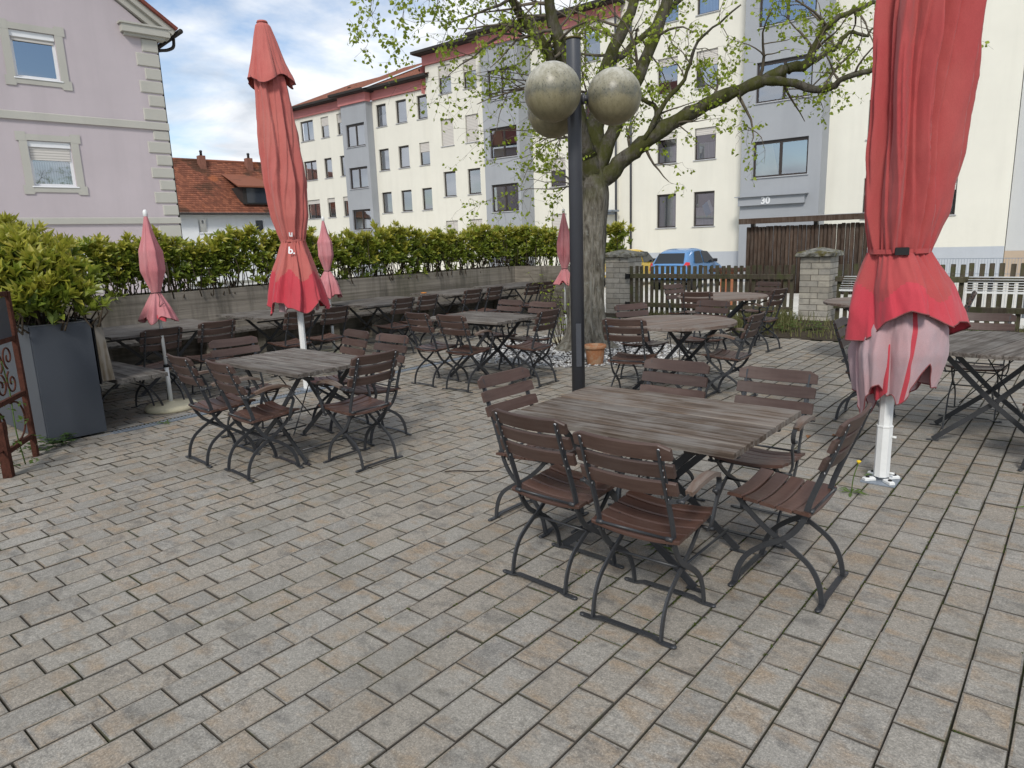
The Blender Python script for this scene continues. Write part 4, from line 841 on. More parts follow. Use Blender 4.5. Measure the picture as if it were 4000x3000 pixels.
car('small blue hatchback parked behind the picket fence', (-11.85, 22.9, -.36), 0.02, (.085, .225, .46), 'blue_car_paint')
car('yellow car half hidden behind the left brick pillar', (-14.75, 23.6, -.36), 0.02, (.70, .46, .02), 'yellow_car_paint')
ls = thing('log_screen', 'brown upright log screen with a flat roof by the entrance', 'shelter', (0, 23.0, 0)); M_LOG = wood('brown_log', (.042, .026, .018), (.090, .058, .040), .85, 2, .15, .4, .2)
b = MB(); b.lathe([(.062, -.36), (.062, 1.77), (.05, 1.79)], 9); lm = b.mesh('log', M_LOG); x = -8.98
while x < -4.4:
    o = put('log', lm, ls, (x, rnd(-.02, .02), rnd(-.012, .012)), rnd(0, 6)); x += .128
b = MB(); b.box(-9.2, -4.3, -.25, 2.2, 2.03, 2.07); b.build('roof_sheet', M_SILL, ls)
MB().box(-9.2, -4.3, -.30, -.24, 1.88, 2.055).build('fascia', M_LOG, ls)
for x in (-8.95, -6.95, -4.55): MB().box(x, x + .12, .1, .22, -.4, 2.03).build('post', M_BROWN, ls)
pb = thing('bird_feeder', 'small orange-brown bird feeder table behind the fence', 'feeder', (-7.6, 18.2, -.33)); 
MB().box(-.18, .18, -.15, .15, 0, .93).build('post', mottled('terracotta_post', (.30, .12, .06), .2, 6, .8), pb); MB().bbox(-.45, .45, -.3, .3, .93, 1.02, .03).build('top', M_TILE, pb)
for i, (x, y, z, la) in enumerate(((-10.95, 5.0, 1.35, 'left pale globe light half hidden in the hedge'), (-10.95, 9.1, 1.42, 'right pale globe light half hidden in the hedge'))):
    o = thing('globe_light', la, 'lamp', (x, y, 0), 0, 'globe lights behind the hedge'); MB().lathe([(.02, -.45), (.02, z - .14)], 8).build('post', M_POLE, o)
    MB().lathe([(.16 * math.sin(q * math.pi / 12) + .001, z - .16 * math.cos(q * math.pi / 12)) for q in range(13)], 18).build('globe', mottled('pale_globe', (.55, .58, .60), .05, 5, .3), o)
# ------------------------------------------------------------------ folding chairs
def chair_meshes():
    D = {}
    def slat(w_, h, th, curve, rnd_top):
        """back slat, centred, long axis x, curved back in the middle"""
        b = MB(); n_ = 10; vs = []
        for i in range(n_ + 1):
            x = -w_ / 2 + w_ * i / n_; e = abs(2 * x / w_); dy = curve * (e * e - 1)
            cut = rnd_top * max(0, (e - .90) / .10) ** 2
            for y, z in ((-th / 2, -h / 2), (th / 2, -h / 2), (th / 2, h / 2 - cut - .004), (th / 2 - .004, h / 2 - cut), (-th / 2 + .004, h / 2 - cut), (-th / 2, h / 2 - cut - .004)): vs.append((x, y + dy, z))
        k_ = 6; b.add(vs, [(i * k_ + j, (i + 1) * k_ + j, (i + 1) * k_ + (j + 1) % k_, i * k_ + (j + 1) % k_) for i in range(n_) for j in range(k_)] + [tuple(range(k_)), tuple(reversed([n_ * k_ + j for j in range(k_)]))]); return b
    D['top'] = slat(.43, .070, .017, .022, .022).mesh('back_slat', M_BACK); D['mid'] = slat(.43, .064, .017, .022, .006).mesh('back_slat', M_BACK)
    b = MB(); n_ = 10; vs = []; w_ = .405; dp = .0675; th = .016
    for i in range(n_ + 1):
        x = -w_ / 2 + w_ * i / n_; dz = .020 * (2 * x / w_) ** 2 - .012
        for y, z in ((-dp / 2, -th / 2), (dp / 2, -th / 2), (dp / 2, th / 2 - .005), (dp / 2 - .006, th / 2), (-dp / 2 + .006, th / 2), (-dp / 2, th / 2 - .005)): vs.append((x, y, z + dz))
    k_ = 6; b.add(vs, [(i * k_ + j, (i + 1) * k_ + j, (i + 1) * k_ + (j + 1) % k_, i * k_ + (j + 1) % k_) for i in range(n_) for j in range(k_)] + [tuple(range(k_)), tuple(reversed([n_ * k_ + j for j in range(k_)]))])
    D['seat'] = b.mesh('seat_slat', M_SLAT)
    post = [(0, -.252, .832), (0, -.212, .71), (0, -.170, .60), (0, -.125, .47), (0, -.102, .38), (0, -.055, .305), (0, .0, .262), (0, .075, .214), (0, .140, .155), (0, .176, .085), (0, .192, .012)]
    b = MB(); pp = cat_rom(post, 3); b.sweep(pp, .009, .024)
    b.sweep([(0, -.2548, .838), (0, -.166, .595)], .026, .006)
    for f in (.04, .16, .40, .52, .74, .94):
        q = Vector((0, -.2548, .838)).lerp(Vector((0, -.166, .595)), f); b.lathe([(.0062, 0), (.0062, .0035), (.003, .006), (.0005, .0065)], 8, (0, 0, 0), 1)
        n8 = 32; 
        for i in range(len(b.v) - n8, len(b.v)): x, y, z = b.v[i]; b.v[i] = (q.x + x, q.y - .0035 - z * .94, q.z + y - z * .34)
    D['post'] = b.mesh('back_post', [M_STEEL, M_ZINC])
    leg = [(0, .200, .432), (0, .178, .405), (0, .125, .352), (0, .06, .300), (0, .0, .262), (0, -.07, .222), (0, -.135, .172), (0, -.172, .11), (0, -.188, .05), (0, -.193, .012)]
    b = MB(); b.sweep(cat_rom(leg, 3), .009, .022); D['leg'] = b.mesh('rear_leg', M_STEEL)
    b = MB(); b.sweep([(-.214, 0, .006), (-.165, 0, .006), (-.125, 0, .020), (.125, 0, .020), (.165, 0, .006), (.214, 0, .006)], .006, .026, (0, 0, 1)); b.v = [(x, z_ * 0 + y, z) for x, y, z in b.v for z_ in (0,)]
    for s in (-1, 1): b.lathe([(.013, .003), (.013, .0095), (.004, .0125)], 12, (s * .214, 0, 0))
    D['foot'] = b.mesh('foot_bar', M_STEEL)
    b = MB(); b.tube([(-.17, 0, .245), (.17, 0, .245)], .006, 6); D['rod'] = b.mesh('stretcher', M_STEEL)
    b = MB(); b.tube([(-.175, -.132, .425), (-.145, -.132, .425), (-.1449, -.132, .425), (.1449, -.132, .425), (.145, -.132, .425), (.175, -.132, .425)], [.0095, .0095, .006, .006, .0095, .0095], 8); D['rod2'] = b.mesh('seat_rod', M_STEEL)
    b = MB(); b.tube([(-.15, -.10, .41), (-.15, -.09, .375), (-.12, -.085, .372), (.12, -.085, .372), (.15, -.09, .375), (.15, -.10, .41)], .004, 5); D['loop'] = b.mesh('wire_loop', M_STEEL)
    b = MB(); b.tube([(-.15, .17, .40), (.15, .17, .40)], .006, 6); D['rod3'] = b.mesh('front_rod', M_STEEL)
    b = MB(); b.sweep([(0, -.125, .398), (0, .20, .424)], .008, .022); D['frame'] = b.mesh('seat_rail', M_STEEL)
    for s, nm in ((-1, 'armL'), (1, 'armR')):
        b = MB(); pts = cat_rom([(s * .232, -.115, .625), (s * .236, -.03, .648), (s * .238, .07, .652), (s * .236, .150, .628)], 4); b.sweep(pts, [.030 + .014 * math.sin(3.14 * i / (len(pts) - 1)) for i in range(len(pts))], .020); D[nm] = b.mesh('arm_rest', M_ARM)
        b = MB(); b.sweep([(s * .176, -.178, .600), (s * .225, -.155, .606), (s * .232, -.100, .618)], .018, .005, (0, 0, 1)); b.tube([(s * .205, -.160, .604), (s * .235, -.160, .604)], .008, 8); D[nm + 'h'] = b.mesh('arm_hinge', M_STEEL); b = MB()
        b.sweep(cat_rom([(s * .232, .10, .636), (s * .232, .160, .622), (s * .232, .178, .585), (s * .232, .160, .555), (s * .232, .135, .560)], 4), .022, .005)
        b.sweep(cat_rom([(s * .229, .150, .555), (s * .229, .172, .53), (s * .227, .150, .47), (s * .222, .138, .42), (s * .205, .14, .375)], 4), .010, .020); b.tube([(s * .222, .140, .558), (s * .242, .140, .558)], .009, 8); b.tube([(s * .15, .145, .385), (s * .225, .145, .385)], .007, 6)
        D[nm + 'b'] = b.mesh('arm_bracket', M_STEEL)
    return D
CM = chair_meshes()
def chair(label, x, y, face, arms=False, group='folding chairs on the terrace'):
    """face: heading in degrees the seat looks to (0 = +y, 90 = -x)"""
    o = thing('folding_chair', label, 'chair', (x, y, 0.001), math.radians(face), group)
    j = rnd(-.002, .002)
    for nm, z, f in (('top', .800, .925), ('mid', .722, .60), ('mid', .648, .27)):
        q = Vector((0, -.2548, .838)).lerp(Vector((0, -.166, .595)), 1 - f); s = put('back_slat', CM[nm], o, (0, q.y + .012 + j, q.z)); s.rotation_euler = (math.radians(20), 0, rnd(-.004, .004))
    for i in range(5):
        f = i / 4; s = put('seat_slat', CM['seat'], o, (rnd(-.002, .002), -.100 + .293 * f, .414 + .022 * f - .006 * math.sin(3.14 * f))); s.rotation_euler = (math.radians(4.5 - (2 if i == 4 else 0)), 0, 0)
    for s in (-1, 1): put('back_post', CM['post'], o, (s * .172, 0, 0)); put('rear_leg', CM['leg'], o, (s * .160, 0, 0))
    put('foot_bar', CM['foot'], o, (0, -.193, 0)); put('foot_bar', CM['foot'], o, (0, .193, 0))
    put('stretcher', CM['rod'], o); put('seat_rod', CM['rod2'], o); put('wire_loop', CM['loop'], o); put('front_rod', CM['rod3'], o)
    for s in (-1, 1): put('seat_rail', CM['frame'], o, (s * .148, 0, 0))
    if arms:
        for nm in ('armL', 'armR'): a = put('arm_rest', CM[nm], o); put('arm_bracket', CM[nm + 'b'], a); put('arm_hinge', CM[nm + 'h'], a)
    return o
N_, S2_, W_, E_ = 0, 180, 90, -90
def faceto(dx_, dy_): return math.degrees(math.atan2(-dx_, dy_))
T1 = 'foreground table'
chair('armchair nearest the camera on the near side of the ' + T1, -1.345, 2.452, 1, True)
chair('armless chair left on the near side of the ' + T1, -1.865, 2.545, -2)
chair('chair seen from its side at the right end of the ' + T1, -.955, 3.085, 90)
chair('chair at the left end of the ' + T1, -2.37, 3.0, -92)
chair('left chair on the far side of the ' + T1 + ', beside the lamp post', -1.915, 3.59, 180)
chair('right armchair on the far side of the ' + T1, -1.305, 3.60, 180, True)
T2 = 'table before the left big parasol'
chair('left armchair on the near side of the ' + T2, -5.19, 2.53, -3, True)
chair('right armchair on the near side of the ' + T2, -4.61, 2.545, -4, True)
chair('chair at the left end of the ' + T2, -5.51, 3.0, -95)
chair('armchair at the right end of the ' + T2, -4.15, 3.11, 91, True)
chair('left chair on the far side of the ' + T2, -5.18, 3.66, 172)
chair('right armchair on the far side of the ' + T2, -4.59, 3.60, 178, True)
T3 = 'middle table left of the tree'
chair('left armchair on the near side of the ' + T3, -5.82, 5.50, -3, True)
chair('right armchair on the near side of the ' + T3, -5.28, 5.48, 2, True)
chair('chair at the right end of the ' + T3, -4.81, 6.07, 92)
chair('left armchair on the far side of the ' + T3, -5.85, 6.68, 176, True)
chair('right armchair on the far side of the ' + T3, -5.24, 6.59, 178, True)
ORD = ('first', 'second', 'third', 'fourth', 'fifth', 'sixth', 'seventh', 'eighth', 'ninth', 'tenth')
for i, (tx, ty) in enumerate(((-7.28, 3.07), (-7.39, 3.73), (-7.50, 4.85), (-7.52, 5.40), (-7.66, 6.69), (-7.70, 7.22), (-7.82, 8.35), (-7.87, 8.95), (-7.87, 10.03), (-7.80, 10.40))):
    chair('%s chair from the left in the row along the concrete wall' % ORD[i], tx - .25, ty, 90 + rnd(-3, 3), False, 'chairs along the wall tables')
R1 = 'round table beside the lamp post'
chair('chair with its back to the camera at the ' + R1, -3.42, 5.87, 13)
chair('chair next to the tree at the ' + R1, -3.84, 6.83, faceto(.89, -.46))
chair('chair on the far side of the ' + R1, -3.40, 7.39, 171)
chair('armchair right of the ' + R1, -2.67, 6.51, 92, True)
R2 = 'round table in front of the picket fence'
chair('chair turned sideways left of the ' + R2, -4.85, 9.93, faceto(.97, -.25))
chair('dark chair on the near side of the ' + R2, -4.16, 8.98, 15)
chair('chair on the far side of the ' + R2, -3.92, 10.54, 165)
chair('armchair right of the ' + R2, -3.49, 9.54, 82, True)
R3 = 'round table at the right edge'
chair('armchair on the far side of the ' + R3, -.69, 6.95, 180, True)
chair('chair left of the ' + R3 + ', half behind the parasol', -1.40, 6.35, -88)
chair('armchair cut by the right edge of the picture', -.02, 5.62, 80, True)
chair('armchair by the fence behind the ' + R3, -1.29, 9.45, 98, True)

# ------------------------------------------------------------------ tables
def xlegs(o, xs_, ys_, zt):
    """two crossing pairs of flat steel legs in planes y = const, with foot rods and braces"""
    for y in ys_:
        for s in (-1, 1):
            b = MB(); o_ = .011 * s; b.sweep([(s * xs_, y + o_, zt), (0, y + o_, zt * .47), (-s * xs_ * 1.05, y + o_, .012)], .009, .036, (0, 1, 0)); b.sweep([(-s * xs_ * 1.05 - .04, y + o_, .005), (-s * xs_ * 1.05 + .04, y + o_, .005)], .026, .006, (0, 1, 0)); b.build('leg', M_STEEL, o)
    for s in (-1, 1): MB().tube([(s * xs_ * .88, ys_[0], .10), (s * xs_ * .88, ys_[1], .10)], .007, 6).build('foot_rod', M_STEEL, o)
    MB().tube([(0, ys_[0], zt * .47), (0, ys_[1], zt * .47)], .007, 6).build('foot_rod', M_STEEL, o)
    MB().tube([(.10, ys_[0], zt - .02), (-xs_ * .6, ys_[1], zt * .3)], .005, 5).build('brace', M_STEEL, o); MB().tube([(-.10, ys_[1], zt - .02), (xs_ * .6, ys_[0], zt * .3)], .005, 5).build('brace', M_STEEL, o)
def plank_mesh(mb, x0, x1, y0, y1, z0, z1, wob=.0025):
    n_ = 8; vs = []; k_ = 6
    for i in range(n_ + 1):
        x = x0 + (x1 - x0) * i / n_; a, c, e = rnd(-wob, wob), rnd(-wob, wob), rnd(-wob, wob) * .6
        for y, z in ((y0, z0), (y1, z0), (y1, z1 - .005), (y1 - .005, z1), (y0 + .005, z1), (y0, z1 - .005)): vs.append((x, y + (a if y < (y0 + y1) / 2 else c), z + e))
    mb.add(vs, [(i * k_ + j, (i + 1) * k_ + j, (i + 1) * k_ + (j + 1) % k_, i * k_ + (j + 1) % k_) for i in range(n_) for j in range(k_)] + [tuple(range(k_)), tuple(reversed([n_ * k_ + j for j in range(k_)]))]); return mb
def rect_table(label, cx_, cy_, ln, wd, rz, planks, mat, z=.738, group='rectangular tables'):
    o = thing('table', label, 'table', (cx_, cy_, 0.001), rz, group); pw = wd / planks
    for i in range(planks):
        y0 = -wd / 2 + i * pw; plank_mesh(MB(), -ln / 2 + rnd(-.006, .004), ln / 2 + rnd(-.004, .006), y0 + .0035, y0 + pw - .0035, z - .028 + rnd(-.002, 0), z + rnd(-.003, .001)).build('plank', mat, o)
    for x in (-ln * .33, ln * .33): MB().box(x - .035, x + .035, -wd / 2 + .05, wd / 2 - .05, z - .055, z - .0295).build('batten', M_BROWN, o)
    MB().box(-ln / 2 + .04, ln / 2 - .04, -.30 * wd - .01, -.30 * wd + .012, z - .075, z - .056).build('runner', M_STEEL, o); MB().box(-ln / 2 + .04, ln / 2 - .04, .30 * wd - .012, .30 * wd + .01, z - .075, z - .056).build('runner', M_STEEL, o)
    xlegs(o, min(.36, ln * .32), (-.30 * wd, .30 * wd), z - .07); return o
rect_table('large weathered rectangular table in the foreground', -1.64, 3.0, 1.20, .83, 0.0, 7, M_PLANK)
rect_table('weathered rectangular table left of centre before the left big umbrella', -4.80, 3.03, 1.17, .75, 0.0, 7, M_PLANKG)
rect_table('grey rectangular table in the middle left of the tree', -5.53, 6.04, 1.18, .80, -.02, 7, M_PLANKG)
for i, (x0, x1, y0, y1) in enumerate(((-9.30, -8.0, 2.85, 4.26), (-9.38, -8.12, 4.72, 6.02), (-9.45, -8.2, 6.45, 7.92), (-9.5, -8.4, 8.45, 9.80), (-9.55, -8.55, 10.1, 11.65))):
    rect_table('%s table from the left along the concrete wall' % ORD[i], (x0 + x1) / 2, (y0 + y1) / 2, y1 - y0, x1 - x0, math.pi / 2, 9, M_PLANKG, .735, 'wall tables')
b = MB(); b.lathe([(.05, 0), (.055, .008), (.05, .016)], 16); b.build('ashtray', mottled('orange_plastic', (.55, .20, .04), .1, 9, .5), None, loc=(-9.25, 8.55, .737), label='orange flat dish on a wall table', cat='dish')
def round_table(label, cx_, cy_, r_, rz, planks, mat, z=.74, leg_rz=0.0):
    o = thing('round_table', label, 'table', (cx_, cy_, 0.001), rz, 0, ) if False else thing('round_table', label, 'table', (cx_, cy_, 0.001), rz, 'round tables'); pw = 2 * r_ / planks
    for i in range(planks):
        y0, y1 = -r_ + i * pw + .0025, -r_ + (i + 1) * pw - .0025; n_ = 6; top = []; 
        ys_ = [y0 + (y1 - y0) * k / n_ for k in range(n_ + 1)]; dz = rnd(-.0015, .001)
        rt_ = [(math.sqrt(max(0, r_ * r_ - y * y)), y) for y in ys_]; lf = [(-x, y) for x, y in reversed(rt_)]; ou = rt_ + lf; m_ = len(ou)
        b = MB(); sh_ = lambda p: (p[0] - math.copysign(.006, p[0]), p[1])
        vs = [(x, y, z - .028) for x, y in ou] + [(x, y, z - .006 + dz) for x, y in ou] + [(*sh_(p), z + dz) for p in ou]
        b.add(vs, [tuple(reversed(range(m_))), tuple(2 * m_ + j for j in range(m_))] + [(r * m_ + j, r * m_ + (j + 1) % m_, (r + 1) * m_ + (j + 1) % m_, (r + 1) * m_ + j) for r in (0, 1) for j in range(m_)]); b.build('plank', mat, o)
    for x in (-.28, .28): MB().box(x - .035, x + .035, -r_ * .80, r_ * .80, z - .055, z - .0295).build('batten', M_BROWN, o)
    pre = set(o.children); xlegs(o, .34, (-.25, .25), z - .055)
    for c in o.children:
        if c not in pre: c.rotation_euler = (0, 0, leg_rz - rz)
    return o
round_table('brown round slatted table right of the lamp post', -3.25, 6.47, .60, math.radians(70), 9, M_ROUND, leg_rz=-.15)
round_table('brown round slatted table in front of the picket fence', -4.05, 9.47, .62, math.radians(40), 9, M_ROUND, leg_rz=.2)
round_table('round slatted table at the right edge of the terrace', -.50, 6.20, .65, math.radians(78), 9, M_PLANKG, leg_rz=.12)
round_table('round slatted table behind the right big umbrella', -1.95, 9.25, .64, math.radians(10), 9, M_ROUND, leg_rz=.1)

# ------------------------------------------------------------------ closed parasols
def lerp_prof(pr, z):
    for (za, *a), (zb, *c) in zip(pr, pr[1:]):
        if za >= z >= zb:
            f = (za - z) / (za - zb) if za != zb else 0; f = f * f * (3 - 2 * f) if len(a) > 2 else f
            return [p * (1 - f) + q * f for p, q in zip(a, c)]
    return list(pr[-1][1:]) if z < pr[-1][0] else list(pr[0][1:])
def pleat(th, k_, ph, sharp=1.0):
    x = (k_ * th / 6.28318 + ph + .22 * math.sin(th * 2 + ph * 3)) % 1.0; e = .10
    s = (x / (1 - e)) ** (1.15 if sharp < .75 else .85) if x < 1 - e else .5 + .5 * math.cos(math.pi * (x - 1 + e) / e); return s * 2 - 1
def cloth(pr, zt, zb, n_=150, m_=60, k_=9, ph=0., seed=1, mats=None, lean=(0, 0), hem=None, brk=None, drift=.5, sharp=.7, gather=0.):
    """pleated closed canopy between heights zt and zb (or hem(th)); pr rows (z, radius, pleat amplitude)"""
    q = random.Random(seed); b = MB(); vs = []; o1, o2, o3 = q.uniform(0, 6), q.uniform(0, 6), q.uniform(0, 6); mi = []
    for i in range(m_ + 1):
        f = i / m_
        for j in range(n_):
            th = 6.28318 * j / n_; z1 = hem(th) if hem else zb; z = zt + (z1 - zt) * f; r_, am = lerp_prof(pr, z)[:2]
            t_ = th + drift * .25 * math.sin(z * 1.3 + o1) + .10 * math.sin(2 * th + o2) + .05 * math.sin(z * 5 + 3 * th)
            p_ = .62 * pleat(t_, k_, ph, sharp) + .25 * math.sin(3 * t_ + o3 + z * .7) + .16 * pleat(t_ * 1.0 + .3 * math.sin(z * 2 + o2), k_ * 2 + 1, o1, .8)
            rr_ = r_ * (1 + am * p_ + .05 * mnoise.noise(Vector((math.cos(th) * 3 + seed, math.sin(th) * 3, z * 3.5))) + .022 * mnoise.noise(Vector((math.cos(th) * 9, math.sin(th) * 9 + seed, z * 9)))) + gather * .014 * math.sin(th * 23 + 2 * math.sin(th * 3)) * math.exp(-abs(zt - z) / .07 if gather > 0 else -abs(z - zb) / .07)
            vs.append((rr_ * math.cos(th) + lean[0] * max(0, z - 1.6), rr_ * math.sin(th) + lean[1] * max(0, z - 1.6), z))
    fs = [(i * n_ + j, (i + 1) * n_ + j, (i + 1) * n_ + (j + 1) % n_, i * n_ + (j + 1) % n_) for i in range(m_) for j in range(n_)]
    b.add(vs, fs, 0, True)
    if brk:
        for i, f in enumerate(b.f):
            p = b.v[f[0]]; th = math.atan2(p[1], p[0])
            if p[2] < brk(th): b.mi[i] = 1
    return b
def hemline(b, n_, m_, rad, name, mat, parent):
    ring = b.v[m_ * n_:(m_ + 1) * n_]; h = MB(); h.tube(ring + [ring[0]], rad, 4, cap=False); return h.build(name, mat, parent)
def strap(o, r_, z, h, mat, n_=40, am=.08, k_=9, ph=0.):
    b = MB(); ri = [(r_ * (1 + am * .3 * pleat(6.283 * j / n_, k_, ph)), 6.283 * j / n_) for j in range(n_)]
    vs = [(r * math.cos(a), r * math.sin(a), z + dz) for dz in (-h, h) for r, a in ri]; b.add(vs, [(j, (j + 1) % n_, n_ + (j + 1) % n_, n_ + j) for j in range(n_)], 0, True); return b.build('strap', mat, o)

# right big parasol: only its lower part is in the picture
UR = thing('closed_parasol', 'big closed red parasol with pink lining in the right foreground', 'parasol', (-.929, 4.757, 0), 0, 'big red parasols')
prU = [(3.75, .03, .05), (3.55, .16, .2), (3.1, .218, .34), (2.5, .232, .36), (2.0, .224, .35), (1.68, .200, .28), (1.52, .172, .17), (1.455, .155, .12)]
b = cloth(prU, 3.75, 1.455, 240, 80, 7, .9, 11, drift=.9, sharp=.55, lean=(.040, .008), gather=-1.); cvs = b.build('canopy', M_RED, UR)
fr_ = math.radians(-79)
def dth(th): return (th - fr_ + math.pi) % (2 * math.pi) - math.pi
def hemU(th):
    p = math.degrees(dth(th)); pts = [(-180, .86), (-130, .90), (-95, .99), (-82, .92), (-55, .93), (-20, 1.06), (8, 1.13), (35, 1.09), (62, 1.02), (75, 1.05), (92, 1.04), (120, .95), (180, .86)]
    for (a, x), (c, y) in zip(pts, pts[1:]):
        if a <= p <= c: f = (p - a) / (c - a); return x + (y - x) * f
    return .85
prS = [(1.455, .155, .12), (1.40, .180, .18), (1.25, .240, .2), (1.1, .280, .2), (.95, .310, .2), (.80, .335, .2)]
b = cloth(prS, 1.455, .85, 200, 34, 4, .55, 11, hem=hemU, brk=lambda th: 1.235 + .06 * math.sin(4 * dth(th) + .8), sharp=.6, gather=.6)
b.v = [(x + .98 * .15 * (1.455 - z), y + .19 * .15 * (1.455 - z), z) for x, y, z in b.v]
sk = b.build('skirt', [M_RED, M_REDB], UR); hemline(b, 200, 34, .0045, 'hem', M_HEM, sk)
def hemI(th):
    p = dth(th); return .61 + .10 * (abs(((p * 5 / 6.283 + .35) % 1) * 2 - 1) * 2 - 1) + .035 * math.sin(9 * p + 1.0) + .09 * math.sin(p)
prI = [(1.3, .10, .1), (1.1, .190, .14), (1.0, .222, .2), (.85, .228, .32), (.7, .200, .38), (.5, .158, .44)]
b = cloth(prI, 1.3, .6, 200, 30, 4, .2, 5, hem=hemI, sharp=.8, drift=1.5); 
b.v = [(x + .98 * (.055 - .07 * max(0, 1.02 - z)), y + .19 * (.055 - .07 * max(0, 1.02 - z)), z) for x, y, z in b.v]
for i, f in enumerate(b.f):
    p = b.v[f[0]]; a = math.degrees(dth(6.28318 * (i % 200) / 200)); b.mi[i] = 1 if 14 < a < 21 else 0
ln_ = b.build('lining', [M_PINK, M_REDB], UR); hemline(b, 200, 30, .004, 'hem', M_HEM, ln_)
prJ = [(1.2, .08, .2), (.9, .15, .25), (.7, .14, .35), (.55, .11, .4)]
b = cloth(prJ, 1.1, .6, 120, 24, 5, 1.1, 9, hem=lambda th: .59 + .04 * math.sin(4 * th), sharp=.8); b.build('inner_fold', M_REDB, UR)
st = strap(UR, .166, 1.462, .014, M_RED, 60, .10, 8, .9)
b = MB(); a = fr_ + .10; b.bbox(-.036, .036, -.012, .008, -.022, .022, .004); bo = b.build('buckle', M_BLACKP, UR, loc=(.178 * math.cos(a), .178 * math.sin(a), 1.465)); bo.rotation_euler = (0, 0, a + math.pi / 2)
b = MB(); n8 = 8
b.lathe([(.041, .03), (.041, 3.6)], 8, sm=False); b.build('pole', M_WHITEM, UR)
b = MB(); b.lathe([(.047, .035), (.047, .36), (.050, .365), (.050, .372), (.042, .374)], 8, sm=False); b.tube([(.045, 0, .06), (.075, 0, .06)], .008, 6); b.tube([(.045, .0, .30), (.07, .0, .30)], .008, 6); b.build('sleeve', M_WHITEM, UR)
b = MB(); b.box(-.10, .10, -.10, .10, .0, .008); fp = b.build('foot_plate', M_GRATE, UR)
for q in range(4):
    a = q * math.pi / 2 + .785; b = MB(); b.bbox(-.018, .018, .045, .118, .010, .030, .006); f_ = b.build('foot_lug', M_WHITEM, UR); f_.rotation_euler = (0, 0, a); b = MB(); b.lathe([(.012, .030), (.012, .036), (.006, .040)], 8, (0, .092, 0)); x_ = b.build('bolt', M_BLACKP, f_)

# left big parasol
UL = thing('closed_parasol', 'tall closed red parasol with a pointed vent cap left of centre', 'parasol', (-6.9, 4.46, 0), 0, 'big red parasols')
lean = (-.055, -.015)
prL = [(3.62, .05, .05), (3.4, .15, .16), (3.2, .165, .22), (2.8, .195, .22), (2.3, .212, .22), (1.95, .185, .22), (1.75, .142, .18), (1.68, .120, .12)]
b = cloth(prL, 3.62, 1.68, 170, 80, 8, .3, 21, lean=lean, drift=.8, sharp=.55, gather=-.8); b.build('canopy', M_REDF, UL)
prC = [(3.95, .035, .02), (3.92, .075, .04), (3.75, .120, .10), (3.55, .165, .16), (3.38, .215, .20), (3.25, .235, .2)]
b = cloth(prC, 3.95, 3.36, 150, 30, 6, 1.2, 4, lean=lean, hem=lambda th: 3.36 + .055 * math.sin(3 * th + 1.0), sharp=.8); vc = b.build('vent_cap', M_REDF, UL); hemline(b, 150, 30, .004, 'hem', M_HEM, vc)
b = MB(); b.lathe([(.06, 3.945), (.05, 3.965), (.0, 3.975)], 14, (lean[0] * 2.35, lean[1] * 2.35, 0)); b.build('crown', M_REDF, UL)
prB = [(1.68, .122, .14), (1.62, .140, .2), (1.4, .215, .22), (1.2, .265, .22), (1.0, .305, .24), (.88, .325, .26)]
b = cloth(prB, 1.68, .95, 170, 36, 7, .5, 8, hem=lambda th: .965 + .06 * math.sin(4 * th + .5) + .03 * math.sin(7 * th), brk=lambda th: 1.33 + .07 * math.sin(5 * th), sharp=.65, gather=.8); sk = b.build('skirt', [M_REDF, M_REDB], UL); hemline(b, 170, 36, .005, 'hem', M_HEM, sk)
b = cloth([(1.3, .1, .2), (1.0, .2, .3), (.9, .2, .35)], 1.25, .9, 110, 16, 5, .4, 14, hem=lambda th: .94 + .04 * math.sin(5 * th), sharp=.8); b.build('inner_fold', M_PINK, UL)
strap(UL, .126, 1.69, .013, M_REDF, 50, .1, 8, .3)
MB().lathe([(.036, .0), (.036, 2.5)], 8, sm=False).build('pole', M_WHITEM, UL); b = MB(); b.lathe([(.043, .01), (.043, .36), (.04, .37)], 8, sm=False); b.build('sleeve', M_WHITEM, UL); MB().box(-.1, .1, -.1, .1, 0, .008).build('foot_plate', M_GRATE, UL)
# folded white print near its strap
cth = math.atan2(-4.46, 6.9) - .12
for tx, dz, sz, rr_, da in (('u', 1.735, .085, .166, .0), ('b.', 1.55, .105, .205, -.02)):
    cu = bpy.data.curves.new('print', 'FONT'); cu.body = tx; cu.size = sz; cu.align_x = 'CENTER'; cu.extrude = .001; cu.offset = .003
    tmp = bpy.data.objects.new('tmp', cu); COL.objects.link(tmp); bpy.context.view_layer.update(); me = bpy.data.meshes.new_from_object(tmp.evaluated_get(bpy.context.evaluated_depsgraph_get())); bpy.data.objects.remove(tmp)
    me.materials.clear(); me.materials.append(M_WHITEF); a = cth + da; o = put('white_print', me, UL, (rr_ * math.cos(a), rr_ * math.sin(a), dz)); o.rotation_euler = (math.radians(78 if dz < 1.65 else 97), .1, a + math.pi / 2)
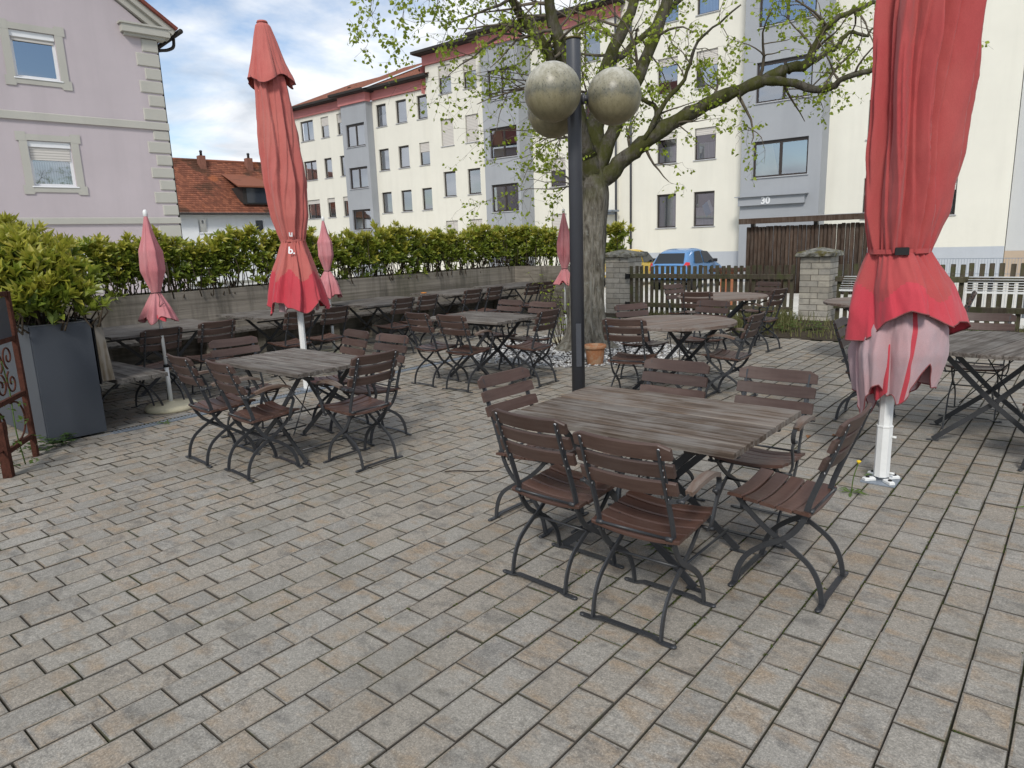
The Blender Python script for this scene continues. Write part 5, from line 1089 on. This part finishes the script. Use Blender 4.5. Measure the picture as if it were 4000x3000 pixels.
# small parasols
def small_parasol(label, x, y, top, belt, hem_, rz, seed):
    o = thing('closed_parasol', label, 'parasol', (x, y, 0), rz, 'small rose parasols')
    b = cloth([(top - .06, .016, .1), (top - .25, .055, .22), (belt + .42, .100, .26), (belt + .22, .105, .26), (belt + .06, .058, .2), (belt, .042, .1)], top - .06, belt, 90, 40, 6, seed, seed, drift=.8, sharp=.6); b.build('canopy', M_ROSE, o)
    b = cloth([(belt, .042, .15), (belt - .04, .06, .25), (belt - .15, .115, .26), (hem_ - .02, .165, .30)], belt, hem_, 100, 22, 6, seed + 1, seed + 1, hem=lambda th: hem_ + .03 * math.sin(4 * th + seed) + .015 * math.sin(7 * th), sharp=.7); s_ = b.build('skirt', M_ROSE, o); hemline(b, 100, 22, .0025, 'hem', M_HEM, s_)
    b = cloth([(belt - .1, .06, .2), (hem_ - .02, .12, .35)], belt - .1, hem_, 70, 12, 4, seed, seed + 3, hem=lambda th: hem_ - .005 + .02 * math.sin(5 * th), sharp=.8); b.build('inner_fold', M_REDB, o)
    MB().lathe([(.014, top - .07), (.022, top - .06), (.022, top - .015), (.012, top), (.0, top + .003)], 10).build('finial', M_WHITEM, o)
    MB().lathe([(.0165, .45), (.0165, top - .06)], 12).build('pole', M_WHITEM, o); MB().lathe([(.0215, .06), (.0215, .47), (.019, .475)], 12).build('lower_pole', M_WHITEM, o)
    b = MB(); b.lathe([(.028, .445), (.028, .475)], 12); b.tube([(.02, 0, .46), (.06, 0, .46)], .006, 6); b.build('clamp', M_BLACKP, o)
    b = MB(); b.lathe([(.245, .0), (.255, .012), (.255, .035), (.235, .055), (.06, .068), (.03, .085)], 36); b.build('base', M_IVORY, o)
    b = MB(); b.tube([(.047 * math.cos(q * .4), .047 * math.sin(q * .4), belt + .004 * math.sin(q)) for q in range(17)], .004, 5); b.tube(cat_rom([(.045, -.02, belt), (.10, -.05, belt - .06), (.09, -.06, belt - .13), (.13, -.03, belt - .10)], 4), .003, 5); b.build('cord', M_BLACKP, o)
small_parasol('small closed rose parasol standing beside the grey planter', -7.30, 3.08, 2.03, 1.21, .95, .3, 3)
small_parasol('small closed rose parasol just right of the left big parasol', -8.80, 6.22, 2.05, 1.26, .90, 1.4, 6)
small_parasol('small closed rose parasol left of the lamp post by the tree', -6.38, 8.90, 2.06, 1.15, .93, 2.2, 9)

# ------------------------------------------------------------------ globe lamp post
LP = thing('lamp_post', 'anthracite lamp post carrying three dirty glass globes', 'lamp', (-3.82, 5.53, 0))
b = MB(); b.lathe([(.065, 0), (.065, 3.34), (.061, 3.36)], 28); b.build('pole', M_POLE, LP); b = MB(); b.lathe([(.074, 3.355), (.074, 3.368), (.0, 3.38)], 24); b.build('cap', mottled('mossy_cap', (.10, .085, .03), .4, 20, .9), LP)
b = MB(); b.bbox(-.025, .025, -.012, .012, 0, .42, .004); hb = b.build('hatch', M_POLE, LP, loc=(.043, -.050, .38)); hb.rotation_euler = (0, 0, .7)
t = MT('dirty_opal_glass', .38, .5); v = t.coord((1, 1, 1)); g0 = t.n('SeparateXYZ'); t.l(t.coord((1, 1, 1)), g0.inputs[0])
nz = t.noise(v, 5., 5, .7); n2_ = t.noise(t.coord((6, 6, 1.0)), 4., 4, .7); n3 = t.noise(v, 46., 4, .8)
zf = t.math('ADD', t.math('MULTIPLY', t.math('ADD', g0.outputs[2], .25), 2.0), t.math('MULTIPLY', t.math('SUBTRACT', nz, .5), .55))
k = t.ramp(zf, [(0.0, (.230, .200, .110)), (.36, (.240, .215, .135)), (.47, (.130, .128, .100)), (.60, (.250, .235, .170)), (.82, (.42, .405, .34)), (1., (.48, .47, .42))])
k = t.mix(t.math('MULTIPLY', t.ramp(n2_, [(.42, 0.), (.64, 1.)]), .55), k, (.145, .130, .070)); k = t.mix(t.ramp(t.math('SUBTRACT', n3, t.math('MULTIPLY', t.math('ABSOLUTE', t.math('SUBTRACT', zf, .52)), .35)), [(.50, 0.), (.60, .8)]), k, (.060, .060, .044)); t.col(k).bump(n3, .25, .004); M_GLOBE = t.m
rgt = Vector((.767, .641, 0)).normalized(); fwd = Vector((-.646, .763, 0)).normalized()
for off_, la in ((rgt * -.215 - fwd * .28, 0), (rgt * .365 + fwd * .02, 1), (rgt * -.17 + fwd * .36 + Vector((0, 0, -.045)), 2)):
    c = Vector((0, 0, 2.862)) + off_; n_ = 18
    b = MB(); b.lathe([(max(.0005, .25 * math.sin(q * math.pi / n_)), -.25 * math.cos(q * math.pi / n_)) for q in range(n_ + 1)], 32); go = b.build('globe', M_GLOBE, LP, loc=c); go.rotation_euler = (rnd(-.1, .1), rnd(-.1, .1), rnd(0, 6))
    d_ = off_.normalized(); e0 = d_ * .07 + Vector((0, 0, 2.85)); e1 = off_ - d_ * .235 + Vector((0, 0, 2.855)); b = MB(); b.tube([e0, e1], .025, 10); b.tube([e1 - d_ * .012, e1 + d_ * .02], .055, 12); b.tube([e0, e0 + d_ * .02], .05, 10); b.build('arm', M_POLE, LP)
# terracotta pot
b = MB(); b.lathe([(.098, 0), (.104, .01), (.125, .20), (.126, .205), (.142, .207), (.146, .215), (.146, .245), (.140, .252), (.122, .252), (.118, .22), (.11, .20)], 32)
t = MT('terracotta', .85, .2); v = t.coord((1, 1, 1)); nz = t.noise(v, 9., 4, .65); t.col(t.mix(t.ramp(nz, [(.48, 0.), (.66, .7)]), (.36, .165, .080), (.42, .34, .24))).bump(t.noise(v, 40., 3), .2, .004)
pt = thing('flower_pot', 'terracotta flower pot standing on the gravel by the tree', 'pot', (-4.86, 7.42, .005)); b.build('pot_body', t.m, pt); b = MB(); b.lathe([(.11, .19), (.0, .2)], 20); b.build('soil', M_SOIL, pt)

# ------------------------------------------------------------------ lime tree
t = MT('lime_bark', .95, .15); v = t.coord((1, 1, .22), 'World'); v2 = t.coord((1, 1, 1), 'World'); a = t.noise(v, 16., 6, .7, .5); c_ = t.noise(v2, 5., 4, .6)
k = t.ramp(a, [(.32, (.040, .034, .027)), (.50, (.150, .136, .112)), (.70, (.270, .255, .222))]); k = t.mix(t.ramp(t.noise(v2, 12., 4, .7), [(.55, 0.), (.68, .6)]), k, (.24, .245, .22)); gg = t.n('NewGeometry'); sz_ = t.n('SeparateXYZ'); t.l(gg.outputs['Normal'], sz_.inputs[0]); sp_ = t.n('SeparateXYZ'); t.l(gg.outputs['Position'], sp_.inputs[0])
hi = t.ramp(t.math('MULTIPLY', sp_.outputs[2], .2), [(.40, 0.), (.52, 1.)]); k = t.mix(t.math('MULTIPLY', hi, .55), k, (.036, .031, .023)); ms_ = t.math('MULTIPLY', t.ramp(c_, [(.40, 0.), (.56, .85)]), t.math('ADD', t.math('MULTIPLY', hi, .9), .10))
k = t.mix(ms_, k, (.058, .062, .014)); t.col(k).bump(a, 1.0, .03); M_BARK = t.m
M_TWIG = mottled('twig_bark', (.110, .092, .068), .35, 10, .9)
TR = {
  'trunk': [(-5.8, 8.57, -0.02), (-5.78, 8.58, 0.42), (-5.77, 8.62, 1.03), (-5.75, 8.68, 1.7), (-5.71, 8.71, 2.22), (-5.68, 8.74, 2.58)],
  'limb_right': [(-5.69, 8.73, 2.35), (-5.5, 8.83, 2.5), (-5.23, 8.92, 2.73), (-4.98, 9.0, 2.92), (-4.59, 9.19, 3.17), (-4.21, 9.38, 3.35), (-3.91, 9.57, 3.48), (-3.68, 9.77, 3.6), (-3.44, 9.97, 3.72)],
  'right_up': [(-3.44, 9.97, 3.72), (-3.22, 10.09, 3.78), (-3.14, 10.16, 4.02), (-2.95, 10.18, 4.25), (-2.66, 10.3, 4.38), (-2.41, 10.37, 4.42)],
  'right_low': [(-3.72, 9.73, 3.6), (-3.38, 9.81, 3.52), (-2.98, 10.02, 3.41), (-2.71, 9.98, 3.48), (-2.33, 10.04, 3.56), (-1.85, 10.17, 3.58), (-1.44, 10.39, 3.49)],
  'right_mid': [(-3.22, 10.09, 3.78), (-3.03, 10.52, 3.99), (-2.9, 10.76, 4.21), (-2.75, 10.96, 4.17), (-2.69, 11.07, 4.29)],
  'limb_mid': [(-5.68, 8.74, 2.48), (-5.61, 8.87, 2.86), (-5.46, 9.12, 3.38), (-5.29, 9.41, 4.01), (-5.13, 9.67, 4.7), (-5.04, 9.88, 5.27), (-4.94, 10.1, 5.9)],
  'limb_back': [(-5.72, 8.77, 2.48), (-5.78, 8.85, 3.01), (-5.83, 9.08, 3.55), (-5.85, 9.33, 4.1), (-5.78, 9.66, 4.65), (-5.68, 9.88, 5.12), (-5.62, 10.06, 5.65)],
  'limb_left': [(-5.74, 8.76, 2.42), (-5.72, 8.51, 2.91), (-5.73, 8.23, 3.61), (-5.74, 7.95, 4.15), (-5.75, 7.81, 4.56), (-5.72, 7.7, 5.01)],
  'limb_left2': [(-5.74, 8.62, 2.73), (-5.83, 8.28, 3.57), (-5.92, 7.93, 4.06), (-6.08, 7.66, 4.44), (-6.17, 7.46, 4.74), (-6.25, 7.25, 5.09)],
  'back_side': [(-5.85, 9.33, 4.07), (-5.7, 9.86, 4.45), (-5.48, 10.45, 4.94), (-5.29, 11.01, 5.41)],
  'low_a': [(-5.1, 8.96, 2.82), (-4.93, 8.91, 3.01), (-4.69, 8.98, 3.4), (-4.46, 9.04, 3.63), (-4.32, 9.02, 3.98), (-4.1, 9.08, 4.19), (-3.79, 9.2, 4.42)],
  'low_b': [(-4.93, 9.04, 2.96), (-4.93, 9.17, 3.31), (-5.23, 9.05, 3.55), (-5.49, 8.97, 3.67)],
  'far_left': [(-6.17, 7.46, 4.74), (-6.3, 6.94, 4.68), (-6.55, 6.46, 4.61), (-6.74, 6.03, 4.51), (-6.92, 5.75, 4.43)],
}
tree = thing('lime_tree', 'old lime tree with mossy limbs and fresh sparse spring leaves', 'tree', (0, 0, 0))
RAD = {'trunk': (.30, .235), 'limb_right': (.120, .072), 'right_up': (.066, .022), 'right_low': (.060, .012), 'right_mid': (.040, .014), 'limb_mid': (.115, .07), 'limb_back': (.135, .06), 'limb_left': (.12, .05), 'limb_left2': (.105, .035), 'back_side': (.06, .03), 'low_a': (.040, .010), 'low_b': (.045, .015), 'far_left': (.022, .006)}
LIMB = {}
for nm, pts in TR.items():
    n_ = 4 if nm != 'trunk' else 16; P_ = cat_rom(pts, n_); r0, r1 = RAD[nm]; k_ = len(P_)
    rad = [(r0 + (r1 - r0) * i / (k_ - 1)) * (1 + (.45 * math.exp(-i / 2.2) if nm.startswith('limb') else .15 * math.exp(-i / 1.5))) for i in range(k_)]
    if nm == 'trunk':
        P_ = [Vector((p.x, p.y, p.z)) for p in P_]; rad = [.272 * (1 + .60 * math.exp(-max(0, p.z) / .16)) * (1 - .15 * min(1.2, max(0, p.z) / 2)) * (1 - .5 * min(1, max(0, (p.z - 2.15) / .45)) ** 2) for p in P_]
    else:
        for i in range(1, k_): j_ = .018 * min(1, r0 / .05); P_[i] = P_[i] + Vector((rnd(-j_, j_), rnd(-j_, j_), rnd(-j_, j_))); rad[i] *= rnd(.90, 1.12)
    LIMB[nm] = (P_, rad); b = MB(); ns = 96 if nm == 'trunk' else 14; b.tube(P_, rad, ns)
    if nm == 'trunk':
        for i, vv in enumerate(b.v):
            ring = i // ns; p = P_[min(ring, k_ - 1)]; a = 6.283 * (i % ns) / ns; f = 1 + .06 * math.sin(a * 5 + p.z * 1.2) + .05 * math.sin(a * 3 - p.z) + .25 * math.exp(-max(0, p.z) / .15) * max(0, math.sin(a * 3 + .6)); f += .055 * (abs(mnoise.noise(Vector((math.cos(a) * 7, math.sin(a) * 7, p.z * 2.2)))) * 2 - .6) + .02 * mnoise.noise(Vector((math.cos(a) * 18, math.sin(a) * 18, p.z * 7))); b.v[i] = (p.x + (vv[0] - p.x) * f, p.y + (vv[1] - p.y) * f, vv[2])
    else:
        for i, vv in enumerate(b.v): p = P_[min(i // ns, k_ - 1)]; f = rnd(.93, 1.07); b.v[i] = tuple(p + (Vector(vv) - p) * f)
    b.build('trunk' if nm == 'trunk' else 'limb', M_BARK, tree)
# branches and twigs grow from the limbs
tw = MB(); tips = []; Q = random.Random(31)
def grow(p, d, ln, r_, lvl):
    n_ = 6 if lvl < 2 else 4; pts = [p]; rad = [r_]; d = d.normalized(); droop = -.03 if lvl < 1 else -.06
    for i in range(n_):
        d = (d + Vector((Q.gauss(0, .20), Q.gauss(0, .20), Q.gauss(0, .15) + droop * (i / n_)))).normalized(); p = p + d * ln / n_; pts.append(p); rad.append(max(.0013, r_ * (1 - .8 * (i + 1) / n_)))
    tw.tube(pts, rad, 5 if lvl < 2 else 3, cap=False)
    if lvl >= 1:
        for i in range(1, len(pts)):
            if lvl >= 2 or i > 2: tips.append((pts[i], d, lvl))
    if lvl < 3:
        for i in range(Q.randint(3, 4) if lvl < 1 else Q.randint(2, 3) if lvl < 2 else Q.randint(1, 2)):
            k = Q.randint(1, n_); sd_ = d.orthogonal().normalized(); sd_.rotate(Matrix.Rotation(Q.uniform(0, 6.28), 3, d)); nd = d * Q.uniform(.5, 1.0) + sd_ * Q.uniform(.6, 1.2) + Vector((0, 0, Q.uniform(-.12, .18)))
            grow(pts[k], nd, ln * Q.uniform(.42, .68), max(.002, rad[k] * .6), lvl + 1)
spawn = {'limb_right': (7, .85), 'right_up': (7, .75), 'right_low': (8, .7), 'right_mid': (3, .5), 'limb_mid': (7, .95), 'limb_back': (9, 1.1), 'limb_left': (9, 1.15), 'limb_left2': (12, 1.2), 'back_side': (5, .85), 'low_a': (7, .7), 'low_b': (4, .6), 'far_left': (11, .5)}
for nm, (cnt, ln) in spawn.items():
    P_, rad = LIMB[nm]; k_ = len(P_)
    for c in range(cnt):
        i = int((.25 + .75 * (c + Q.random()) / cnt) * (k_ - 1)); i = min(max(i, 1), k_ - 1); d = (P_[i] - P_[i - 1]).normalized(); sd_ = d.orthogonal().normalized(); sd_.rotate(Matrix.Rotation(Q.uniform(0, 6.28), 3, d))
        nd = d * Q.uniform(.1, .7) + sd_ + Vector((0, 0, Q.uniform(-.35, .25)))
        if nm in ('limb_left', 'limb_left2', 'limb_back') and Q.random() < .7: nd = nd + Vector((-.55, -.55, -.10))
        grow(P_[i], nd, ln * Q.uniform(.7, 1.25), min(.026, rad[i] * .45), 0)
# twigs that hang low on the left side of the trunk
for s_ in ((-5.82, 8.55, 2.35), (-5.9, 8.4, 3.0), (-5.85, 8.3, 3.4), (-5.95, 8.1, 3.7)):
    for c in range(3): grow(Vector(s_), Vector((-.6 + Q.uniform(-.3, .2), -.7 + Q.uniform(-.3, .3), Q.uniform(-.1, .5))), Q.uniform(.8, 1.3), .012, 0)
tw.build('twigs', M_TWIG, tree, kind='stuff')
M_LIME = leafmat('young_lime_leaf', (.225, .300, .022), (.340, .410, .060), .5, .45, .3)
lf = MB()
for p, d, lvl in tips:
    for c in range(1 if Q.random() < .8 else 2):
        if Q.random() < .38: continue
        o_ = Vector((Q.gauss(0, .03), Q.gauss(0, .03), Q.gauss(-.012, .02))); a = Q.uniform(0, 6.28); dd = Vector((math.cos(a), math.sin(a), Q.uniform(-1.3, -.1))).normalized(); s_ = Q.uniform(.032, .060)
        sd_ = dd.cross(Vector((Q.uniform(-1, 1), Q.uniform(-1, 1), Q.uniform(-.2, 1)))).normalized(); nn = sd_.cross(dd); q = p + o_
        lf.add([q, q + dd * s_ * .25 + sd_ * s_ * .42 + nn * s_ * .12, q + dd * s_ * .65 + sd_ * s_ * .36 + nn * s_ * .12, q + dd * s_ * 1.15, q + dd * s_ * .65 - sd_ * s_ * .36 + nn * s_ * .12, q + dd * s_ * .25 - sd_ * s_ * .42 + nn * s_ * .12, q + dd * s_ * .5], [(0, 1, 6), (1, 2, 6), (2, 3, 6), (3, 4, 6), (4, 5, 6), (5, 0, 6)])
lf.build('crown', M_LIME, tree, kind='stuff')
# sucker shoots at the trunk foot
sk_ = thing('sucker_shoots', 'leafy young shoots sprouting left of the tree trunk', 'shrub', (-6.1, 8.5, 0)); st_ = MB(); fo = MB()
for c in range(12):
    p = Vector((rnd(-.15, .1), rnd(-.2, .1), 0)); pts = cat_rom([p, p + Vector((rnd(-.2, .1), rnd(-.3, .1), .45)), p + Vector((rnd(-.45, .25), rnd(-.5, .2), rnd(.8, 1.3)))], 5); st_.tube(pts, [.008 - .006 * i / (len(pts) - 1) for i in range(len(pts))], 5)
    for q in pts[3:]:
        for _ in range(2): a = rnd(0, 6.28); leaf_tri(fo, q, Vector((math.cos(a), math.sin(a), rnd(-.6, .5))), Vector((0, 0, 1)), rnd(.04, .07), rnd(.03, .05))
st_.build('stems', M_STEM, sk_, kind='stuff'); fo.build('foliage', M_LIME, sk_, kind='stuff')
